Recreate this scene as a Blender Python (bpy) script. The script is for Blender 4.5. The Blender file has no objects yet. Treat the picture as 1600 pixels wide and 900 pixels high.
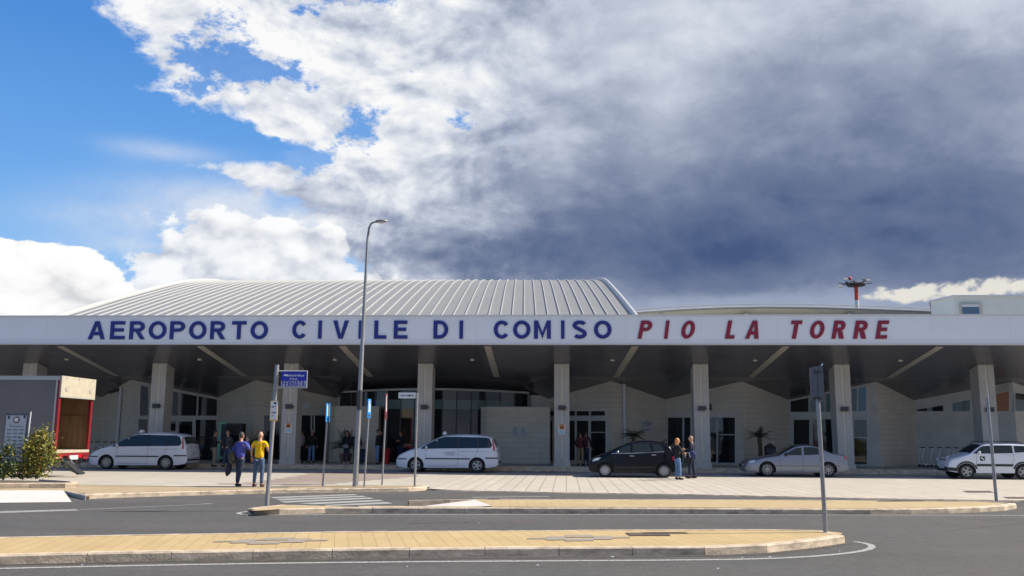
import bpy, bmesh, math, random
from mathutils import Vector, Matrix
random.seed(7)
R = math.radians
scene = bpy.context.scene
COL = scene.collection

# ------------------------------------------------------------------ camera
F_PX, PITCH, YAW, ROLL, EYE = 1425.7, 0.1619, -0.0596, 0.0064, 1.65
def cam_axes():
    cp, sp, cy, sy = math.cos(PITCH), math.sin(PITCH), math.cos(YAW), math.sin(YAW)
    fwd = Vector((sy*cp, cy*cp, sp)); right = Vector((cy, -sy, 0)); up = right.cross(fwd)
    return (right*math.cos(ROLL)+up*math.sin(ROLL), up*math.cos(ROLL)-right*math.sin(ROLL), fwd)
AX = cam_axes()
cam_data = bpy.data.cameras.new('camera'); cam = bpy.data.objects.new('camera', cam_data); COL.objects.link(cam)
m = Matrix.Identity(4)
for i in range(3):
    m[i][0] = AX[0][i]; m[i][1] = AX[1][i]; m[i][2] = -AX[2][i]
m[2][3] = EYE
cam.matrix_world = m
cam_data.sensor_width = 36; cam_data.lens = 36*F_PX/1600
cam_data.clip_start = 0.1; cam_data.clip_end = 5000
scene.camera = cam
def ray(px, py): return AX[2]*F_PX + AX[0]*(px-800) - AX[1]*(py-450)
def gr(px, py, z=0.0):           # point of the photograph on a level at height z
    d = ray(px, py); t = (z-EYE)/d.z
    return Vector((d.x*t, d.y*t, z))
def at(px, py, Y):               # point of the photograph on the upright plane at distance Y
    d = ray(px, py); t = Y/d.y
    return Vector((d.x*t, Y, EYE+d.z*t))

# ------------------------------------------------------------------ light
SUN = Vector((1.08, 0.20, 1.0)).normalized()
EXPO = 0.75
sun_el = math.asin(SUN.z); sun_az = math.atan2(SUN.x, SUN.y)
sd = bpy.data.lights.new('sun', 'SUN'); sd.energy = 4.4; sd.angle = R(0.5); sd.color = (1.0, 0.93, 0.82)
so = bpy.data.objects.new('sun', sd); COL.objects.link(so)
so.rotation_euler = SUN.to_track_quat('Z', 'Y').to_euler(); so.location = (30, 10, 40)
scene.view_settings.view_transform = 'Standard'; scene.view_settings.look = 'None'
scene.view_settings.exposure = EXPO; scene.view_settings.gamma = 1
scene.view_settings.use_curve_mapping = False

# ------------------------------------------------------------------ node expression helper
class X:
    def __init__(s, nt, v): s.nt = nt; s.v = v
    def _m(s, op, *a, clamp=False):
        n = s.nt.nodes.new('ShaderNodeMath'); n.operation = op; n.use_clamp = clamp
        for i, q in enumerate((s,)+a):
            if isinstance(q, X): s.nt.links.new(q.v, n.inputs[i])
            else: n.inputs[i].default_value = q
        return X(s.nt, n.outputs[0])
    def __add__(s, o): return s._m('ADD', o)
    __radd__ = __add__
    def __sub__(s, o): return s._m('SUBTRACT', o)
    def __rsub__(s, o): return (s*-1.0)+o
    def __mul__(s, o): return s._m('MULTIPLY', o)
    __rmul__ = __mul__
    def __truediv__(s, o): return s._m('DIVIDE', o)
    def pw(s, o): return s._m('POWER', o)
    def mx(s, o): return s._m('MAXIMUM', o)
    def mn(s, o): return s._m('MINIMUM', o)
    def clamp(s): return s._m('ADD', 0.0, clamp=True)
    def sm(s, a, b):            # smoothstep a..b
        n = s.nt.nodes.new('ShaderNodeMapRange'); n.interpolation_type = 'SMOOTHSTEP'
        s.nt.links.new(s.v, n.inputs[0]); n.inputs[1].default_value = a; n.inputs[2].default_value = b
        return X(s.nt, n.outputs[0])
def blob(u, v, cu, cv, ru, rv, soft=1.0):        # gaussian hill in (u, v)
    a = (u-cu)*(1/ru); b = (v-cv)*(1/rv)
    return ((a*a+b*b)*-soft)._m('EXPONENT')

# ------------------------------------------------------------------ world: sky with clouds
def az_el(px, py):
    d = ray(px, py).normalized(); return math.atan2(d.x, d.y)*10, math.asin(d.z)*10
def build_world():
    w = bpy.data.worlds.new('World'); scene.world = w; w.use_nodes = True
    nt = w.node_tree; nt.nodes.clear()
    out = nt.nodes.new('ShaderNodeOutputWorld'); bg = nt.nodes.new('ShaderNodeBackground')
    BG = 0.1; bg.inputs[1].default_value = BG
    nt.links.new(bg.outputs[0], out.inputs[0])
    sky = nt.nodes.new('ShaderNodeTexSky'); sky.sky_type = 'NISHITA'; sky.sun_disc = False
    sky.sun_elevation = sun_el; sky.sun_rotation = sun_az; sky.air_density = 1.0; sky.dust_density = 0.6; sky.ozone_density = 2.0
    tc = nt.nodes.new('ShaderNodeTexCoord'); sp = nt.nodes.new('ShaderNodeSeparateXYZ')
    nt.links.new(tc.outputs['Generated'], sp.inputs[0])
    dx, dy, dz = (X(nt, sp.outputs[i]) for i in range(3))
    a = dx._m('ARCTAN2', dy)*10.0; e = dz._m('ARCSINE')*10.0
    def noise(scale, detail, rough, off=(0, 0, 0), zs=1.6, dist=0.0):
        mp = nt.nodes.new('ShaderNodeMapping'); mp.inputs['Scale'].default_value = (1, 1, zs); mp.inputs['Location'].default_value = off
        nt.links.new(tc.outputs['Generated'], mp.inputs[0])
        n = nt.nodes.new('ShaderNodeTexNoise'); n.inputs['Scale'].default_value = scale; n.inputs['Detail'].default_value = detail
        n.inputs['Roughness'].default_value = rough; n.inputs['Distortion'].default_value = dist
        nt.links.new(mp.outputs[0], n.inputs['Vector']); return X(nt, n.outputs[0])
    def billow(scale, off, zs=1.5):
        mp = nt.nodes.new('ShaderNodeMapping'); mp.inputs['Scale'].default_value = (1, 1, zs); mp.inputs['Location'].default_value = off
        nt.links.new(tc.outputs['Generated'], mp.inputs[0])
        wn = nt.nodes.new('ShaderNodeTexNoise'); wn.inputs['Scale'].default_value = 14; wn.inputs['Detail'].default_value = 3; nt.links.new(mp.outputs[0], wn.inputs['Vector'])
        sc = nt.nodes.new('ShaderNodeVectorMath'); sc.operation = 'MULTIPLY_ADD'; nt.links.new(wn.outputs['Color'], sc.inputs[0]); sc.inputs[1].default_value = (.05, .05, .05); nt.links.new(mp.outputs[0], sc.inputs[2])
        v = nt.nodes.new('ShaderNodeTexVoronoi'); v.feature = 'F1'; v.inputs['Scale'].default_value = scale; v.inputs['Detail'].default_value = 2.0; v.inputs['Roughness'].default_value = 0.55; v.normalize = True
        nt.links.new(sc.outputs[0], v.inputs['Vector']); return 0.5-X(nt, v.outputs['Distance'])
    n_big = noise(3.2, 4, 0.5, (1.3, 0, 0.4))-0.5
    n_mid = noise(9.0, 7, 0.60, (0.2, 0.7, 0), dist=0.3)-0.5
    n_mid2 = noise(9.0, 7, 0.60, (0.2+0.010, 0.7, 0.022), dist=0.3)-0.5      # same field shifted towards the sun: relief
    n_fine = noise(30.0, 5, 0.66, (3, 0, 1))-0.5
    n_soft = noise(5.5, 5, 0.52, (5, 2, 1), zs=2.0)-0.5
    bw = billow(13, (0, 0, 0)); bw2 = billow(13, (0.010, 0, 0.018))
    relief = (n_mid-n_mid2); brel = bw-bw2
    # left boundary of the large cloud as azimuth over elevation
    pts = [(190, -60), (135, 10), (170, 60), (235, 115), (310, 165), (390, 205), (455, 218), (492, 235), (420, 252), (345, 264), (410, 285), (470, 318), (480, 350), (500, 380), (540, 420), (560, 500)]
    E = [az_el(*p) for p in pts]; E.sort(key=lambda t: t[1])
    cv = nt.nodes.new('ShaderNodeFloatCurve'); cu = cv.mapping.curves[0]
    e0, e1 = E[0][1], E[-1][1]; LO, HI = -7.0, 0.0
    nrm = [((q[1]-e0)/(e1-e0), (q[0]-LO)/(HI-LO)) for q in E]
    cu.points[0].location = nrm[0]; cu.points[1].location = nrm[-1]
    for q in nrm[1:-1]: cu.points.new(*q)
    cv.mapping.update()
    ein = (e+n_mid*0.35-e0)*(1/(e1-e0)); nt.links.new(ein.clamp().v, cv.inputs['Value'])
    L = X(nt, cv.outputs[0])*(HI-LO)+LO
    s = (a-L)+n_big*0.6+n_mid*2.6+n_fine*1.2+bw*0.6
    cov = s.sm(-0.02, 0.46)
    def bl(px, py, rx, ry, soft=1.0):
        q = az_el(px, py); return blob(a, e, q[0], q[1], rx/142.0, ry/142.0, soft)
    holes = bl(395, 108, 85, 36)*0.9+bl(572, 200, 46, 34)*0.95+bl(708, 182, 36, 22)*0.9+bl(250, 90, 60, 50)*.35+bl(465, 15, 60, 22)*0.8+bl(440, 240, 70, 16)*1.0+bl(735, 122, 14, 10)*.8+bl(330, 150, 90, 30)*.35
    hole = (holes+n_mid*3.0+n_fine*2.0).sm(0.46, 0.84)
    cov = cov*(1.0-hole*0.92*(1.0-a.sm(-1.3, -0.3)))
    veil = ((bl(360, 330, 170, 40)*0.9+bl(255, 236, 75, 14)*0.55+bl(215, 388, 110, 16)*0.75+bl(130, 345, 130, 22)*0.35+bl(480, 400, 190, 80)*0.8)*(n_soft*2.0+n_mid*2.0+n_fine*.8+0.72)).clamp()*0.85
    c1 = bl(15, 505, 175, 128, 1.0)*1.1+bl(140, 485, 60, 55)*0.3
    c1 = (c1+bw*0.8+n_fine*0.45).sm(0.62, 0.67)
    c2 = (bl(385, 400, 105, 62, 1.1)+bl(508, 378, 34, 30)*0.7+bl(325, 445, 70, 42)*0.7+bl(430, 450, 210, 45)*0.7)
    c2 = (c2+bw*1.1+n_fine*0.6).sm(0.52, 0.62)
    # darkness of the storm cloud
    side = a.sm(-2.4, 1.0); side2 = a.sm(-3.0, -0.6)
    D = bl(1290, 400, 520, 95)*0.36+bl(1500, 300, 380, 110)*0.15+bl(960, 405, 240, 60)*0.20+bl(1080, 240, 420, 170)*0.16+bl(1340, 150, 330, 80)*0.08+bl(760, 20, 150, 90)*0.14+bl(690, 410, 200, 40)*0.26+bl(880, 300, 140, 70)*0.10+bl(560, 330, 160, 60)*0.12
    D = D-bl(1060, 50, 220, 70)*0.16-bl(1560, 0, 300, 75)*0.20-bl(1035, 215, 75, 100)*0.16-bl(1590, 230, 60, 60)*0.08-bl(835, 70, 60, 35)*0.10-bl(880, 235, 70, 40)*0.10-bl(690, 165, 90, 60)*0.12-bl(560, 130, 120, 60)*0.05
    D = (D+side*0.26+side2*0.10+0.10+n_soft*0.62*side+n_big*0.22+relief*-1.9*(1.0-side*0.72)+brel*-1.0*(1.0-side*.8)+n_mid*(0.46-0.18*side)+n_fine*0.22*(1.0-side*.6))
    D = (D*0.89).clamp()
    # pale break under the storm cloud, close to the horizon
    br = ((bl(1530, 452, 150, 18)+bl(1385, 455, 60, 18)*.7)*(0.50+n_mid*4.5+bw*1.2+n_fine*1.4)).sm(0.40, 0.72)*(1.0-e.sm(1.72, 1.95))
    br2 = (bl(1150, 478, 350, 20)*0.62+bl(1330, 470, 300, 25)*.3+n_mid*0.9).sm(0.15, 0.85)
    w.cycles.sampling_method = 'MANUAL'; w.cycles.sample_map_resolution = 256
    K = 1.0/(BG*2**EXPO)
    def ramp(fac, stops):
        r = nt.nodes.new('ShaderNodeValToRGB'); nt.links.new(fac.v, r.inputs[0]); el = r.color_ramp.elements
        while len(el) < len(stops): el.new(0.5)
        for i, (p, c) in enumerate(stops):
            el[i].position = p; el[i].color = tuple(((v/255+0.055)/1.055)**2.4 for v in c)+(1,)
        return r.outputs[0]
    def mix(f, c1_, c2_):
        n = nt.nodes.new('ShaderNodeMix'); n.data_type = 'RGBA'
        if isinstance(f, X): nt.links.new(f.v, n.inputs[0])
        else: n.inputs[0].default_value = f
        for k, c in ((6, c1_), (7, c2_)):
            if isinstance(c, tuple): n.inputs[k].default_value = tuple(((v/255+0.055)/1.055)**2.4 for v in c)+(1,)
            else: nt.links.new(c, n.inputs[k])
        return n.outputs[2]
    def scale(c, k):
        n = nt.nodes.new('ShaderNodeVectorMath'); n.operation = 'SCALE'; nt.links.new(c, n.inputs[0]); n.inputs[3].default_value = k; return n.outputs[0]
    cloud = ramp(D, [(0.0, (250, 250, 250)), (0.12, (232, 235, 241)), (0.30, (197, 205, 220)), (0.50, (153, 163, 186)), (0.72, (112, 126, 156)), (1.0, (70, 89, 130))])
    blue = ramp((e*0.1).clamp(), [(0.0, (176, 208, 242)), (0.16, (138, 190, 243)), (0.26, (104, 168, 236)), (0.40, (74, 142, 221)), (0.58, (60, 124, 206)), (1.0, (48, 98, 180))])
    sk = mix(0.12, blue, scale(sky.outputs[0], BG*2**EXPO))
    sk = mix(veil, sk, (222, 229, 240))
    c = mix(cov, sk, cloud)
    cum2 = ramp((0.26-relief*2.0-brel*2.0-bw*1.0+n_mid*.8+n_fine*.3+(2.8-e)*0.22).clamp(), [(0.0, (255, 255, 255)), (0.25, (242, 243, 246)), (0.6, (205, 210, 220)), (1.0, (170, 178, 195))])
    c = mix(c2*0.92, c, cum2)
    cum1 = ramp((0.24-relief*2.0-brel*2.2-bw*1.0+n_mid*.9+n_fine*.3+(1.9-e)*0.34).clamp(), [(0.0, (255, 255, 255)), (0.3, (246, 246, 246)), (0.7, (215, 216, 220)), (1.0, (185, 188, 198))])
    c = mix(c1, c, cum1)
    c = mix(br2*0.55, c, (170, 182, 205))
    c = mix(br*0.9, c, (236, 232, 222))
    # haze towards the horizon and ground colour below
    c = mix((e*-1.0).sm(0.0, 0.3), c, (120, 118, 112))
    nt.links.new(scale(c, K), bg.inputs[0])
build_world()

# ------------------------------------------------------------------ materials
MATS = {}
def mat(name, col, rough=0.6, metal=0.0, spec=0.5, noise=None, bump=None, coat=0.0, emis=None):
    """noise=(scale, amount[, stretch xyz]) darkens/lightens, bump=(scale, strength)"""
    if name in MATS: return MATS[name]
    mt = bpy.data.materials.new(name); mt.use_nodes = True; nt = mt.node_tree; b = nt.nodes['Principled BSDF']
    b.inputs['Base Color'].default_value = (*col, 1); b.inputs['Roughness'].default_value = rough
    b.inputs['Metallic'].default_value = metal; b.inputs['Specular IOR Level'].default_value = spec
    b.inputs['Coat Weight'].default_value = coat; b.inputs['Coat Roughness'].default_value = 0.04
    tc = nt.nodes.new('ShaderNodeTexCoord')
    if noise:
        mp = nt.nodes.new('ShaderNodeMapping'); mp.inputs['Scale'].default_value = noise[2] if len(noise) > 2 else (1, 1, 1)
        nt.links.new(tc.outputs['Object'], mp.inputs[0])
        n = nt.nodes.new('ShaderNodeTexNoise'); n.inputs['Scale'].default_value = noise[0]; n.inputs['Detail'].default_value = 6
        n.inputs['Roughness'].default_value = 0.6; nt.links.new(mp.outputs[0], n.inputs['Vector'])
        r = nt.nodes.new('ShaderNodeMapRange'); nt.links.new(n.outputs[0], r.inputs[0])
        r.inputs[1].default_value = 0.3; r.inputs[2].default_value = 0.7; r.inputs[3].default_value = 1-noise[1]; r.inputs[4].default_value = 1+noise[1]
        v = nt.nodes.new('ShaderNodeVectorMath'); v.operation = 'SCALE'; v.inputs[0].default_value = col
        nt.links.new(r.outputs[0], v.inputs[3]); nt.links.new(v.outputs[0], b.inputs['Base Color'])
    if bump:
        n = nt.nodes.new('ShaderNodeTexNoise'); n.inputs['Scale'].default_value = bump[0]; n.inputs['Detail'].default_value = 4
        nt.links.new(tc.outputs['Object'], n.inputs['Vector'])
        bp = nt.nodes.new('ShaderNodeBump'); bp.inputs['Strength'].default_value = bump[1]; bp.inputs['Distance'].default_value = 0.01
        nt.links.new(n.outputs[0], bp.inputs['Height']); nt.links.new(bp.outputs[0], b.inputs['Normal'])
    if emis:
        b.inputs['Emission Color'].default_value = (*col, 1); b.inputs['Emission Strength'].default_value = emis
    MATS[name] = mt; return mt
def paving(name, c1, c2, mortar, bw, bh, rot=0.0, gap=0.012, offset=0.5, vert=False, dirt=0.12, wallaxis=None, rough=0.8):
    """brick-pattern surface; vert: courses along z (walls), otherwise on the ground"""
    mt = bpy.data.materials.new(name); mt.use_nodes = True; nt = mt.node_tree; b = nt.nodes['Principled BSDF']; b.inputs['Roughness'].default_value = rough
    b.inputs['Specular IOR Level'].default_value = 0.3
    tc = nt.nodes.new('ShaderNodeTexCoord')
    if vert:
        sp = nt.nodes.new('ShaderNodeSeparateXYZ'); nt.links.new(tc.outputs['Object'], sp.inputs[0])
        ln = (X(nt, sp.outputs[0])+X(nt, sp.outputs[1])*0.63)
        cb = nt.nodes.new('ShaderNodeCombineXYZ'); nt.links.new(ln.v, cb.inputs[0]); nt.links.new(sp.outputs[2], cb.inputs[1])
        vec = cb.outputs[0]
    else:
        mp = nt.nodes.new('ShaderNodeMapping'); mp.inputs['Rotation'].default_value = (0, 0, rot); nt.links.new(tc.outputs['Object'], mp.inputs[0]); vec = mp.outputs[0]
    br = nt.nodes.new('ShaderNodeTexBrick'); nt.links.new(vec, br.inputs['Vector']); br.offset = offset; br.squash = 1
    br.inputs['Color1'].default_value = (*c1, 1); br.inputs['Color2'].default_value = (*c2, 1); br.inputs['Mortar'].default_value = (*mortar, 1)
    br.inputs['Scale'].default_value = 1; br.inputs['Mortar Size'].default_value = gap; br.inputs['Mortar Smooth'].default_value = 0.2
    br.inputs['Brick Width'].default_value = bw; br.inputs['Row Height'].default_value = bh
    n = nt.nodes.new('ShaderNodeTexNoise'); n.inputs['Scale'].default_value = 0.9; n.inputs['Detail'].default_value = 8; n.inputs['Roughness'].default_value = 0.65
    nt.links.new(tc.outputs['Object'], n.inputs['Vector'])
    n2 = nt.nodes.new('ShaderNodeTexNoise'); n2.inputs['Scale'].default_value = 28; n2.inputs['Detail'].default_value = 4
    nt.links.new(tc.outputs['Object'], n2.inputs['Vector'])
    f = (X(nt, n.outputs[0])-0.5)*(2*dirt*1.6)+(X(nt, n2.outputs[0])-0.5)*(dirt*1.4)+1.0
    v = nt.nodes.new('ShaderNodeVectorMath'); v.operation = 'SCALE'; nt.links.new(br.outputs[0], v.inputs[0]); nt.links.new(f.v, v.inputs[3])
    nt.links.new(v.outputs[0], b.inputs['Base Color'])
    return mt
def asphalt():
    mt = bpy.data.materials.new('asphalt'); mt.use_nodes = True; nt = mt.node_tree; b = nt.nodes['Principled BSDF']
    tc = nt.nodes.new('ShaderNodeTexCoord')
    def nz(s, d, r, sc=(1, 1, 1)):
        mp = nt.nodes.new('ShaderNodeMapping'); mp.inputs['Scale'].default_value = sc; nt.links.new(tc.outputs['Object'], mp.inputs[0])
        n = nt.nodes.new('ShaderNodeTexNoise'); n.inputs['Scale'].default_value = s; n.inputs['Detail'].default_value = d; n.inputs['Roughness'].default_value = r
        nt.links.new(mp.outputs[0], n.inputs['Vector']); return X(nt, n.outputs[0])-0.5
    grain = nz(26, 8, 0.85); patch = nz(0.35, 6, 0.6); lane = nz(0.5, 4, 0.5, (0.25, 1.6, 1)); mid = nz(5, 8, 0.7); hue = nz(0.5, 3, 0.5)
    vo = nt.nodes.new('ShaderNodeTexVoronoi'); vo.inputs['Scale'].default_value = 45; nt.links.new(tc.outputs['Object'], vo.inputs['Vector'])
    chips = (0.32-X(nt, vo.outputs['Distance'])).sm(0.0, 0.2)
    f = grain*1.5+patch*0.45+lane*0.35+mid*0.7+chips*0.22+0.80
    cr = nt.nodes.new('ShaderNodeMix'); cr.data_type = 'RGBA'; nt.links.new((hue*3+0.5).clamp().v, cr.inputs[0])
    cr.inputs[6].default_value = (0.100, 0.100, 0.096, 1); cr.inputs[7].default_value = (0.112, 0.101, 0.097, 1)
    v = nt.nodes.new('ShaderNodeVectorMath'); v.operation = 'SCALE'; nt.links.new(cr.outputs[2], v.inputs[0]); nt.links.new(f.mx(0.3).v, v.inputs[3])
    nt.links.new(v.outputs[0], b.inputs['Base Color']); b.inputs['Roughness'].default_value = 0.85; b.inputs['Specular IOR Level'].default_value = 0.25
    bp = nt.nodes.new('ShaderNodeBump'); bp.inputs['Strength'].default_value = 0.5; bp.inputs['Distance'].default_value = 0.006
    nt.links.new((grain+chips*0.1).v, bp.inputs['Height']); nt.links.new(bp.outputs[0], b.inputs['Normal'])
    return mt
def worn_paint(name, col=(0.42, 0.41, 0.385), wear=0.5):
    mt = bpy.data.materials.new(name); mt.use_nodes = True; nt = mt.node_tree; b = nt.nodes['Principled BSDF']; b.inputs['Roughness'].default_value = 0.7
    tc = nt.nodes.new('ShaderNodeTexCoord'); n = nt.nodes.new('ShaderNodeTexNoise'); n.inputs['Scale'].default_value = 22; n.inputs['Detail'].default_value = 8; n.inputs['Roughness'].default_value = 0.8
    nt.links.new(tc.outputs['Object'], n.inputs['Vector']); f = X(nt, n.outputs[0]).sm(wear-0.12, wear+0.08)
    mx = nt.nodes.new('ShaderNodeMix'); mx.data_type = 'RGBA'; nt.links.new(f.v, mx.inputs[0]); mx.inputs[6].default_value = (0.13, 0.12, 0.115, 1); mx.inputs[7].default_value = (*col, 1)
    nt.links.new(mx.outputs[2], b.inputs['Base Color']); return mt

M = dict(
    asphalt=asphalt(),
    line=worn_paint('worn_white_paint', wear=0.49), oldline=worn_paint('old_white_paint', (0.36, 0.35, 0.33), 0.5),
    yellow=paving('yellow_pavers', (0.435, 0.315, 0.15), (0.465, 0.34, 0.17), (0.30, 0.215, 0.11), 1.2, 0.2, R(90-14), 0.006, dirt=0.12),
    yellow2=paving('yellow_pavers_far', (0.41, 0.31, 0.165), (0.44, 0.335, 0.185), (0.32, 0.24, 0.14), 0.8, 0.2, R(90-4), 0.006, dirt=0.12),
    greypaver=mat('grey_paver', (0.28, 0.24, 0.19), 0.8, noise=(20, 0.15)),
    tan=paving('tan_pavers', (0.37, 0.28, 0.17), (0.40, 0.31, 0.19), (0.26, 0.2, 0.13), 0.4, 0.2, R(8), 0.006, dirt=0.14),
    plaza=paving('plaza_slabs', (0.43, 0.385, 0.32), (0.47, 0.42, 0.35), (0.22, 0.19, 0.16), 3.2, 0.42, R(90), 0.014, offset=0.3, dirt=0.10),
    plaza2=paving('plaza_slabs_pale', (0.40, 0.36, 0.30), (0.44, 0.40, 0.33), (0.30, 0.27, 0.23), 1.2, 0.6, R(12), 0.01, dirt=0.14),
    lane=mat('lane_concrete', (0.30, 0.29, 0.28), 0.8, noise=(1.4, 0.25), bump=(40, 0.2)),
    kerb=mat('kerb_stone', (0.50, 0.405, 0.30), 0.85, noise=(3.5, 0.42, (1, 1, 2.5)), bump=(30, 0.6)),
    ramp=paving('white_ramp_slab', (0.58, 0.54, 0.50), (0.60, 0.56, 0.52), (0.46, 0.42, 0.38), 0.4, 0.4, 0, 0.006, dirt=0.06),
    walk=mat('walkway_stone', (0.42, 0.40, 0.37), 0.8, noise=(3, 0.15)),
    redpaint=mat('red_brown_paint', (0.24, 0.15, 0.13), 0.8, noise=(15, 0.3)),
    grate=mat('grate_iron', (0.09, 0.06, 0.045), 0.7, noise=(20, 0.3)),
    gutter=mat('gutter_dirt', (0.062, 0.052, 0.042), 0.95, noise=(9, 0.5)), soil=mat('soil', (0.10, 0.075, 0.05), 0.95, noise=(10, 0.4), bump=(20, 0.8)),
    stone=paving('stone_cladding', (0.60, 0.555, 0.475), (0.64, 0.59, 0.505), (0.48, 0.44, 0.375), 1.1, 0.27, 0, 0.012, vert=True, dirt=0.10),
    concrete=mat('column_concrete', (0.49, 0.465, 0.43), 0.8, noise=(2.5, 0.08, (1, 1, .5)), bump=(18, 0.2)),
    plain=mat('plain_render', (0.60, 0.58, 0.545), 0.85, noise=(1.5, 0.1)),
    channel=mat('column_channel', (0.62, 0.57, 0.48), 0.6),
    fascia=mat('fascia_white', (0.74, 0.775, 0.83), 0.32, noise=(0.7, 0.03), spec=0.5),
    fasciatrim=mat('fascia_trim', (0.62, 0.63, 0.65), 0.4),
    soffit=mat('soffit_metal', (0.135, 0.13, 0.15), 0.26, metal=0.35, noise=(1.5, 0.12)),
    striplt=mat('soffit_light_strip', (0.42, 0.40, 0.35), 0.5),
    roof=mat('roof_sheet', (0.205, 0.21, 0.21), 0.5, metal=0.0, noise=(0.35, 0.06, (6, .3, 1))),
    seam=mat('roof_seam', (0.44, 0.44, 0.44), 0.4),
    white=mat('white_frame', (0.60, 0.60, 0.59), 0.4),
    glass=mat('dark_glass', (0.012, 0.017, 0.020), 0.03, spec=0.6),
    glassteal=mat('teal_glass', (0.10, 0.17, 0.17), 0.15, spec=0.5),
    bldwhite=mat('annex_render', (0.46, 0.46, 0.40), 0.8, noise=(1.2, 0.05)),
    annex=mat('annex_cladding', (0.66, 0.68, 0.62), 0.7, noise=(1.2, 0.05)), trolley=mat('trolley_tube', (0.62, 0.63, 0.64), 0.4, metal=0.2), winblue=mat('annex_window', (0.06, 0.13, 0.22), 0.08),
    blueletter=mat('blue_letter', (0.012, 0.018, 0.20), 0.35), redletter=mat('red_letter', (0.24, 0.008, 0.035), 0.35),
    galv=mat('galvanised_steel', (0.30, 0.30, 0.31), 0.5, metal=0.5, noise=(14, 0.2)),
    darkmetal=mat('dark_metal', (0.05, 0.052, 0.06), 0.45, metal=0.3),
    greysign=mat('grey_sign_back', (0.11, 0.12, 0.14), 0.45, metal=0.3),
    signblue=mat('sign_blue', (0.03, 0.24, 0.62), 0.35), signdeep=mat('bus_sign_blue', (0.02, 0.025, 0.42), 0.35),
    signwhite=mat('sign_white', (0.80, 0.80, 0.78), 0.4), signred=mat('sign_dark_red', (0.22, 0.02, 0.03), 0.4),
    signyellow=mat('sign_yellow', (0.75, 0.42, 0.04), 0.4), signorange=mat('sign_orange', (0.72, 0.24, 0.03), 0.5), signcyan=mat('sign_pale_blue', (0.42, 0.58, 0.66), 0.5),
    ink=mat('ink', (0.03, 0.03, 0.035), 0.5), inkgrey=mat('ink_grey', (0.16, 0.17, 0.19), 0.5),
    carwhite=mat('car_paint_white', (0.66, 0.69, 0.74), 0.28, coat=0.6), carblack=mat('car_paint_black', (0.003, 0.004, 0.010), 0.22, spec=0.2, coat=0.15),
    carsilver=mat('car_paint_silver', (0.22, 0.245, 0.31), 0.30, metal=0.7, coat=0.5),
    carglass=mat('car_glass', (0.016, 0.026, 0.028), 0.04, spec=0.5),
    rubber=mat('rubber', (0.014, 0.014, 0.015), 0.75), trim=mat('black_trim', (0.022, 0.023, 0.026), 0.5),
    rim=mat('wheel_rim', (0.34, 0.35, 0.36), 0.35, metal=0.5), lamp=mat('lamp_lens', (0.65, 0.68, 0.70), 0.12, coat=1), tail=mat('tail_lens', (0.50, 0.012, 0.02), 0.15, coat=1),
    plate=mat('number_plate', (0.50, 0.51, 0.54), 0.4), chrome=mat('chrome', (0.7, 0.7, 0.72), 0.15, metal=1),
    tgrey=mat('truck_side_panel', (0.135, 0.128, 0.135), 0.6, noise=(1.2, 0.1, (1, 1, 1))), tcream=mat('truck_cream', (0.44, 0.39, 0.30), 0.5, noise=(4, 0.1)),
    tred=mat('truck_red', (0.19, 0.013, 0.02), 0.4, noise=(8, 0.2)), tinner=mat('truck_plywood', (0.16, 0.095, 0.05), 0.7, noise=(2, 0.35, (3, 3, .6))), trail=mat('truck_rail', (0.42, 0.42, 0.41), 0.45, metal=0.3),
    skin=mat('skin', (0.50, 0.27, 0.18), 0.5), skin2=mat('skin_tanned', (0.38, 0.19, 0.12), 0.5),
    leafy=mat('leaf_yellow_green', (0.25, 0.23, 0.03), 0.5, noise=(6, 0.5)), leafd=mat('leaf_dark', (0.035, 0.065, 0.02), 0.5, noise=(6, 0.4)), palm=mat('palm_leaf', (0.035, 0.07, 0.035), 0.5),
    bark=mat('bark', (0.12, 0.085, 0.055), 0.9, noise=(15, 0.3)), pot=mat('terracotta', (0.28, 0.12, 0.07), 0.8), potdark=mat('dark_planter', (0.03, 0.03, 0.035), 0.6),
    pinkfl=mat('pink_flower', (0.62, 0.25, 0.2), 0.6), redfl=mat('reddish_leaf', (0.24, 0.10, 0.035), 0.6),
    red=mat('red_plastic', (0.5, 0.02, 0.03), 0.4), green=mat('mint_green', (0.16, 0.42, 0.30), 0.4),
    mastred=mat('mast_red', (0.62, 0.07, 0.03), 0.5), mastwhite=mat('mast_white', (0.72, 0.72, 0.70), 0.5), orangerefl=mat('orange_reflection', (0.45, 0.22, 0.13), 0.8, noise=(3, 0.1)),
)
def cloth(n, c): return mat('cloth_'+n, c, 0.9, noise=(14, 0.22), bump=(25, 0.4))

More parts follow.
